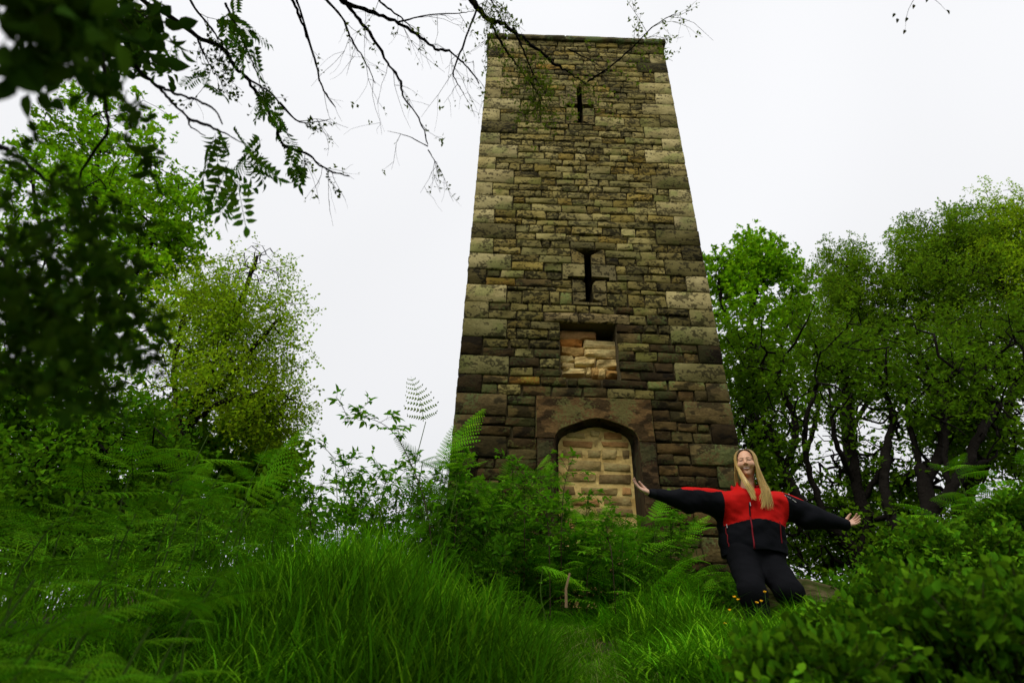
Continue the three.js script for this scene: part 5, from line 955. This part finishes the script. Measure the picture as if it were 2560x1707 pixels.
  const open = (P) => cap(P, NECK.clone().add(V(-0.005, -0.05, 0.02)), hd(0, -0.02, 0.02), 0.072, 0.09);       // neck opening
  const vee = (P) => cap(P, V(1.0, 1.44, 1.6), V(1.035, 1.62, 1.5), 0.012, 0.075);
  const jacketField = (P) => {
    let d = torso(P); for (const f of sl) d = smin(d, f(P), 0.05);
    d += fold(P, 3); d = Math.max(d, HEM + 0.012 * Math.sin(P[0] * 14) - P[1]);
    d = Math.max(d, -(open(P))); d = Math.max(d, -vee(P));
    if (P[1] < HEM + 0.05) d = Math.max(d, -(torso(P) + 0.02));
    return d;
  };
  const net = nets(jacketField, V(wrR.x - 0.06, 0.97, 1.12), V(wrL.x + 0.06, 1.68, 1.72), 0.0075);
  // the yoke and the tops of the sleeves are red, all else black
  const seamR = (y) => 0.783, isRed = (x, y, z) => {
    const yl = 1.255 + 0.018 * Math.cos((x - 1.03) * 9) - 0.055 * (x > 1.03 ? (x - 1.03) / 0.26 : 0) * 0.6 - (x < 1.03 ? (1.03 - x) / 0.26 : 0) * 0.012;
    if (x > 0.79 && x < 1.30) return y > yl;
    if (x <= 0.79) { const f = (0.79 - x) / 0.79 ; const lineY = SHR.y + (wrR.y - SHR.y) * ((SHR.x - x) / (SHR.x - wrR.x)); return x > 0.46 && y > lineY + 0.0 + 0.1 * f * f + 0.008 * Math.sin(x * 34); }
    const lineY = SHL.y + (wrL.y - SHL.y) * ((x - SHL.x) / (wrL.x - SHL.x)); return x < 1.46 && y > lineY + 0.028 + 0.01 * Math.sin(x * 30) + (x - 1.3) * 0.2;
  };
  const red = [], blk = [];
  for (let i = 0; i < net.idx.length; i += 3) { let x = 0, y = 0, z = 0; for (let k = 0; k < 3; k++) { const v = net.idx[i + k] * 3; x += net.pos[v] / 3; y += net.pos[v + 1] / 3; z += net.pos[v + 2] / 3; } (isRed(x, y, z) ? red : blk).push(net.idx[i], net.idx[i + 1], net.idx[i + 2]); }
  const sub = (idx) => { const mp = new Map(), pos = [], out = []; for (const v of idx) { if (!mp.has(v)) { mp.set(v, pos.length / 3); pos.push(net.pos[v * 3], net.pos[v * 3 + 1], net.pos[v * 3 + 2]); } out.push(mp.get(v)); } const g = netGeo({ pos, idx: out }, jacketField, 0.004, () => C(1, 1, 1)); g.translate(-base.x, -base.y, -base.z); return g; };
  const weave = tex(256, (u, v) => { const a = 0.5 + 0.25 * Math.sin(u * 6.283 * 40) * Math.sin(v * 6.283 * 40) + (fbm(u * 16, v * 16, 2, 3, 16) - 0.5) * 0.5; return [a, a, a]; });
  const cloth = (c, r = 0.75) => matte({ color: c, roughness: r, specularIntensity: 0.1, bumpMap: weave, bumpScale: 0.001 });
  const jacket = mesh('jacket', sub(blk), cloth(C(0.006, 0.0065, 0.009)), t); jacket.userData.label = 'black lower part and sleeves of the jacket';
  const yoke = mesh('yoke', sub(red), cloth(C(0.5, 0.008, 0.006), 0.65), jacket); yoke.userData.label = 'red upper part of the jacket';
  // points on the front of the jacket, found by walking towards it from the camera's side
  const onFront = (x, y, lift = 0.004) => { let z = 1.75; for (let tries = 0; tries < 40; tries++, x += x < 1.03 ? 0.008 : -0.008) { z = 1.75; let d = 1; for (let k = 0; k < 140 && z > 1.42; k++) { d = jacketField([x, y, z]); if (d < 0.0012) break; z -= Math.max(0.0012, d * 0.5); } if (d < 0.0012) break; } return V(x, y, z + lift).sub(base); };
  const strip = (pts, w, c, name, m = null) => { const b = new MB(); b.tube(pts, w, 5); return mesh(name, b.geo(), m ?? cloth(c), jacket); };
  const line = (a, b, n, lift) => Array.from({ length: n + 1 }, (_, i) => onFront(a[0] + (b[0] - a[0]) * i / n, a[1] + (b[1] - a[1]) * i / n, lift));
  const pz = (px, py) => { let z = 1.53, p = at(px, py, z); return [p.x, p.y]; };
  const zc = (x, y) => pz(1550 + x * 0.2933, 1100 + y * 0.2933);
  strip(line(zc(1108, 530), zc(1116, 640), 8, 0.003), 0.006, C(0.012, 0.012, 0.014), 'zip');
  strip(line(zc(1118, 655), zc(1158, 940), 14, 0.002), 0.006, C(0.24, 0.02, 0.03), 'zip');
  strip(line(zc(905, 690), zc(918, 880), 10, 0.002), 0.0045, C(0.2, 0.015, 0.02), 'pocket_zip');
  strip(line(zc(1360, 700), zc(1384, 880), 10, 0.002), 0.0045, C(0.16, 0.012, 0.018), 'pocket_zip');
  { const metal = new THREE.MeshStandardMaterial({ color: C(0.6, 0.6, 0.6), metalness: 1, roughness: 0.35 }); for (const [x, y] of [[1112, 545], [905, 705]]) { const p = onFront(...zc(x, y), 0.007), b = new MB(); b.tube([p.clone().add(V(0, 0.014, 0)), p.clone().add(V(0, -0.016, 0.003))], 0.0042, 6); mesh('zip_puller', b.geo(), metal, jacket); } }
  // stand-up collar folded out into a hood behind the head
  {
    const b = new MB(), N = 26, c = C(1, 1, 1), rings = [];
    for (let i = 0; i <= N; i++) {
      const a = -2.35 + 4.7 * i / N, sx = Math.sin(a), cz_ = -Math.cos(a), o = NECK.clone().add(V(0.0, -0.01, -0.005)), dir = V(sx * Math.cos(0.32) - cz_ * Math.sin(0.32) * -1 * 0, 0, cz_).applyAxisAngle(V(0, 1, 0), -0.32), fr = Math.max(0, -Math.cos(a + Math.PI)) , end = Math.abs(a) / 2.35;
      const r0 = 0.088, r1 = 0.115 + 0.035 * (1 - end), h = 0.075 * (1 - end * end * 0.75), drop = end > 0.7 ? (end - 0.7) * 0.22 : 0;
      const pts = [[r0 + 0.012, -0.05], [r0 + 0.008, 0.0], [r1 - 0.012, h * 0.75], [r1, h], [r1 + 0.012, h * 0.8], [r1 + 0.012, h * 0.2], [r0 + 0.04, -0.05]].map(([r, y]) => b.v(o.clone().addScaledVector(dir, r).add(V(0, y - drop, 0)).sub(base), 0, 0, c)); rings.push(pts);
    }
    for (let i = 0; i < N; i++) for (let k = 0; k < 6; k++) b.quad(rings[i][k], rings[i + 1][k], rings[i + 1][k + 1], rings[i][k + 1]);
    mesh('hood', b.geo(), Object.assign(cloth(C(0.4, 0.008, 0.012), 0.6), { side: THREE.DoubleSide }), jacket);
  }
  // small pale print on the shoulder of the sleeve
  { const pr = new THREE.MeshStandardMaterial({ color: C(0.6, 0.6, 0.6), roughness: 0.7 }); const b = new MB(); for (const [x, y] of [[1420, 462], [1440, 472], [1456, 484], [1478, 500], [1492, 510], [1500, 518]]) { const q = zc(x, y + 8), p = onFront(q[0], q[1], 0.003); b.tube([p.clone().add(V(-0.006, 0.003, 0)), p.clone().add(V(0.006, -0.003, 0))], 0.0032, 4); } mesh('sleeve_print', b.geo(), pr, jacket); }
  // cuffs
  for (const [w, e, r] of [[cuffR, elR, 0.036], [cuffL, elL, 0.041]]) { const b = new MB(), d = e.clone().sub(w).normalize(); b.tube([w.clone().addScaledVector(d, -0.012), w.clone().addScaledVector(d, -0.008), w.clone().addScaledVector(d, 0.035)].map(rel), (f) => (f === 0 ? r * 0.85 : r + 0.004 * f), 14); mesh('cuff', b.geo(), cloth(C(0.012, 0.013, 0.016)), jacket); }
  // trousers
  const trouserField = (P) => {
    let d = cap(P, hipR.clone().add(V(-0.01, 0.06, 0)), hipL.clone().add(V(0.01, 0.06, 0)), 0.125, 0.125);
    d = smin(d, cap(P, hipR, knR, 0.125, 0.098), 0.05); d = smin(d, cap(P, hipL, knL, 0.125, 0.098), 0.05); d = smin(d, cap(P, knR, anR, 0.096, 0.076), 0.05); d = smin(d, cap(P, knL, anL, 0.096, 0.07), 0.05);
    return d + fold(P, 9) * 0.8;
  };
  { const bb = new THREE.Box3().setFromPoints([hipR, hipL, knR, knL, anR, anL, p3(1, 1.15, 1.4)]).expandByScalar(0.17), g = netGeo(nets(trouserField, bb.min, bb.max, 0.011), trouserField, 0.004, () => C(1, 1, 1)); g.translate(-base.x, -base.y, -base.z); mesh('trousers', g, cloth(C(0.006, 0.0063, 0.008), 0.9), t); }
  // shoes
  for (const [a, s] of [[anR, -0.1], [anL, 0.25]]) {
    const toe = a.clone().add(V(s * 0.4 + 0.02, -0.075, 0.16)), heel = a.clone().add(V(0, -0.07, -0.04)), f = (P) => smin(smin(cap(P, heel, toe, 0.04, 0.034), cap(P, a, heel, 0.045, 0.042), 0.03), cap(P, heel.clone().add(V(0, 0.02, 0.06)), toe, 0.04, 0.03), 0.02), bb = new THREE.Box3().setFromPoints([a, toe, heel]).expandByScalar(0.06);
    const g = netGeo(nets(f, bb.min, bb.max, 0.006), f, 0.003, (x, y) => (y < a.y - 0.085 ? C(0.5, 0.5, 0.48) : C(0.015, 0.015, 0.017))); g.translate(-base.x, -base.y, -base.z);
    mesh('shoe', g, new THREE.MeshStandardMaterial({ vertexColors: true, roughness: 0.7 }), t);
  }
  // hair: long strands combed from the middle parting down both sides to the chest
  {
    S(103);
    const b = new MB(), root = C(0.17, 0.105, 0.045), tipC = C(0.62, 0.42, 0.13);
    const strand = (pts, w, k) => {
      const c = bend(pts, 16), n = c.length; let prev = null; const tone = rr(0.55, 1.2);
      c.forEach((p, i) => {
        const f = i / (n - 1), tg = c[Math.min(n - 1, i + 1)].clone().sub(c[Math.max(0, i - 1)]).normalize(), out = p.clone().sub(HEAD).setY(0).normalize(), s = tg.clone().cross(out).normalize(), nn = s.clone().cross(tg), ww = w * (f > 0.8 ? (1 - f) / 0.2 * 0.85 + 0.15 : 1), q = p.clone().sub(base), col = root.clone().lerp(tipC, smooth(0.06, 0.5, f) * 0.9 + 0.1 * f).multiplyScalar(tone);
        const row = [b.v(q.clone().addScaledVector(s, -ww), 0, f * 4, col), b.v(q.clone().addScaledVector(nn, ww * 0.5), 0.5, f * 4, col), b.v(q.clone().addScaledVector(s, ww), 1, f * 4, col)];
        if (prev) { b.quad(prev[0], prev[1], row[1], row[0]); b.quad(prev[1], prev[2], row[2], row[1]); } prev = row;
      });
    };
    const skull = (a, e, r = 1) => hd(Math.sin(a) * Math.cos(e) * 0.079 * r, 0.032 + Math.sin(e) * 0.098 * r, -0.012 + Math.cos(a) * Math.cos(e) * 0.096 * r);
    for (let k = 0; k < 620; k++) {
      const s = rnd() < 0.5 ? -1 : 1, back = Math.pow(rnd(), 1.3) * 2.6, r = 1 + 0.1 * rnd(), part = 0.55 - back * 0.45;      // front to back along the parting
      const p0 = hd(s * 0.003, 0.032 + 0.099 * Math.sin(Math.max(0.15, 1.12 - Math.abs(part) * 0.2)), -0.012 + 0.082 * Math.sin(part) * 1.0);
      const a1 = s * (0.86 + back * 0.36 + rr(-0.05, 0.05)), p1 = skull(a1 * 0.8, 0.82, r), p2 = skull(a1 * (1.0), 0.28, r * 1.06), p3_ = skull(a1 * 1.06, -0.25, r * 1.1).add(V(0, -0.005, 0));
      const front = back < 1.1, left = s > 0;
      const drop = V(s * 0.005, 0, 0), shoulderY = 1.54;
      let pts;
      if (front && left) { const e = V(rr(1.05, 1.165), rr(1.33, 1.44), 1.565), sh = V(p3_.x + 0.012 + rr(-0.01, 0.02), 1.585, 1.5 + rr(-0.02, 0.01)); pts = [p0, p1, p2, p3_, sh, sh.clone().lerp(e, 0.5).add(V(0.01, 0, 0.02)), e]; }
      else if (front) { const e = V(rr(0.985, 1.03), rr(1.405, 1.5), 1.575), sh = V(p3_.x + 0.0 + rr(-0.015, 0.012), 1.6, 1.53 + rr(-0.015, 0.01)); pts = [p0, p1, p2, p3_, sh, sh.clone().lerp(e, 0.5).add(V(-0.008, 0, 0.015)), e]; }
      else { const e = V(HEAD.x + (p3_.x - HEAD.x) * 1.0 + rr(-0.02, 0.02), rr(1.46, 1.54), p3_.z - 0.02 + rr(-0.02, 0.02)); pts = [p0, p1, p2, p3_, p3_.clone().lerp(e, 0.5).add(V(s * 0.01, 0, 0)), e]; }
      strand(pts, rr(0.0018, 0.0048), k);
    }
    mesh('hair', b.geo(), new THREE.MeshPhysicalMaterial({ vertexColors: true, roughness: 0.45, side: THREE.DoubleSide, specularIntensity: 0.6 }), t);
  }
}
renderer.render(scene, camera);
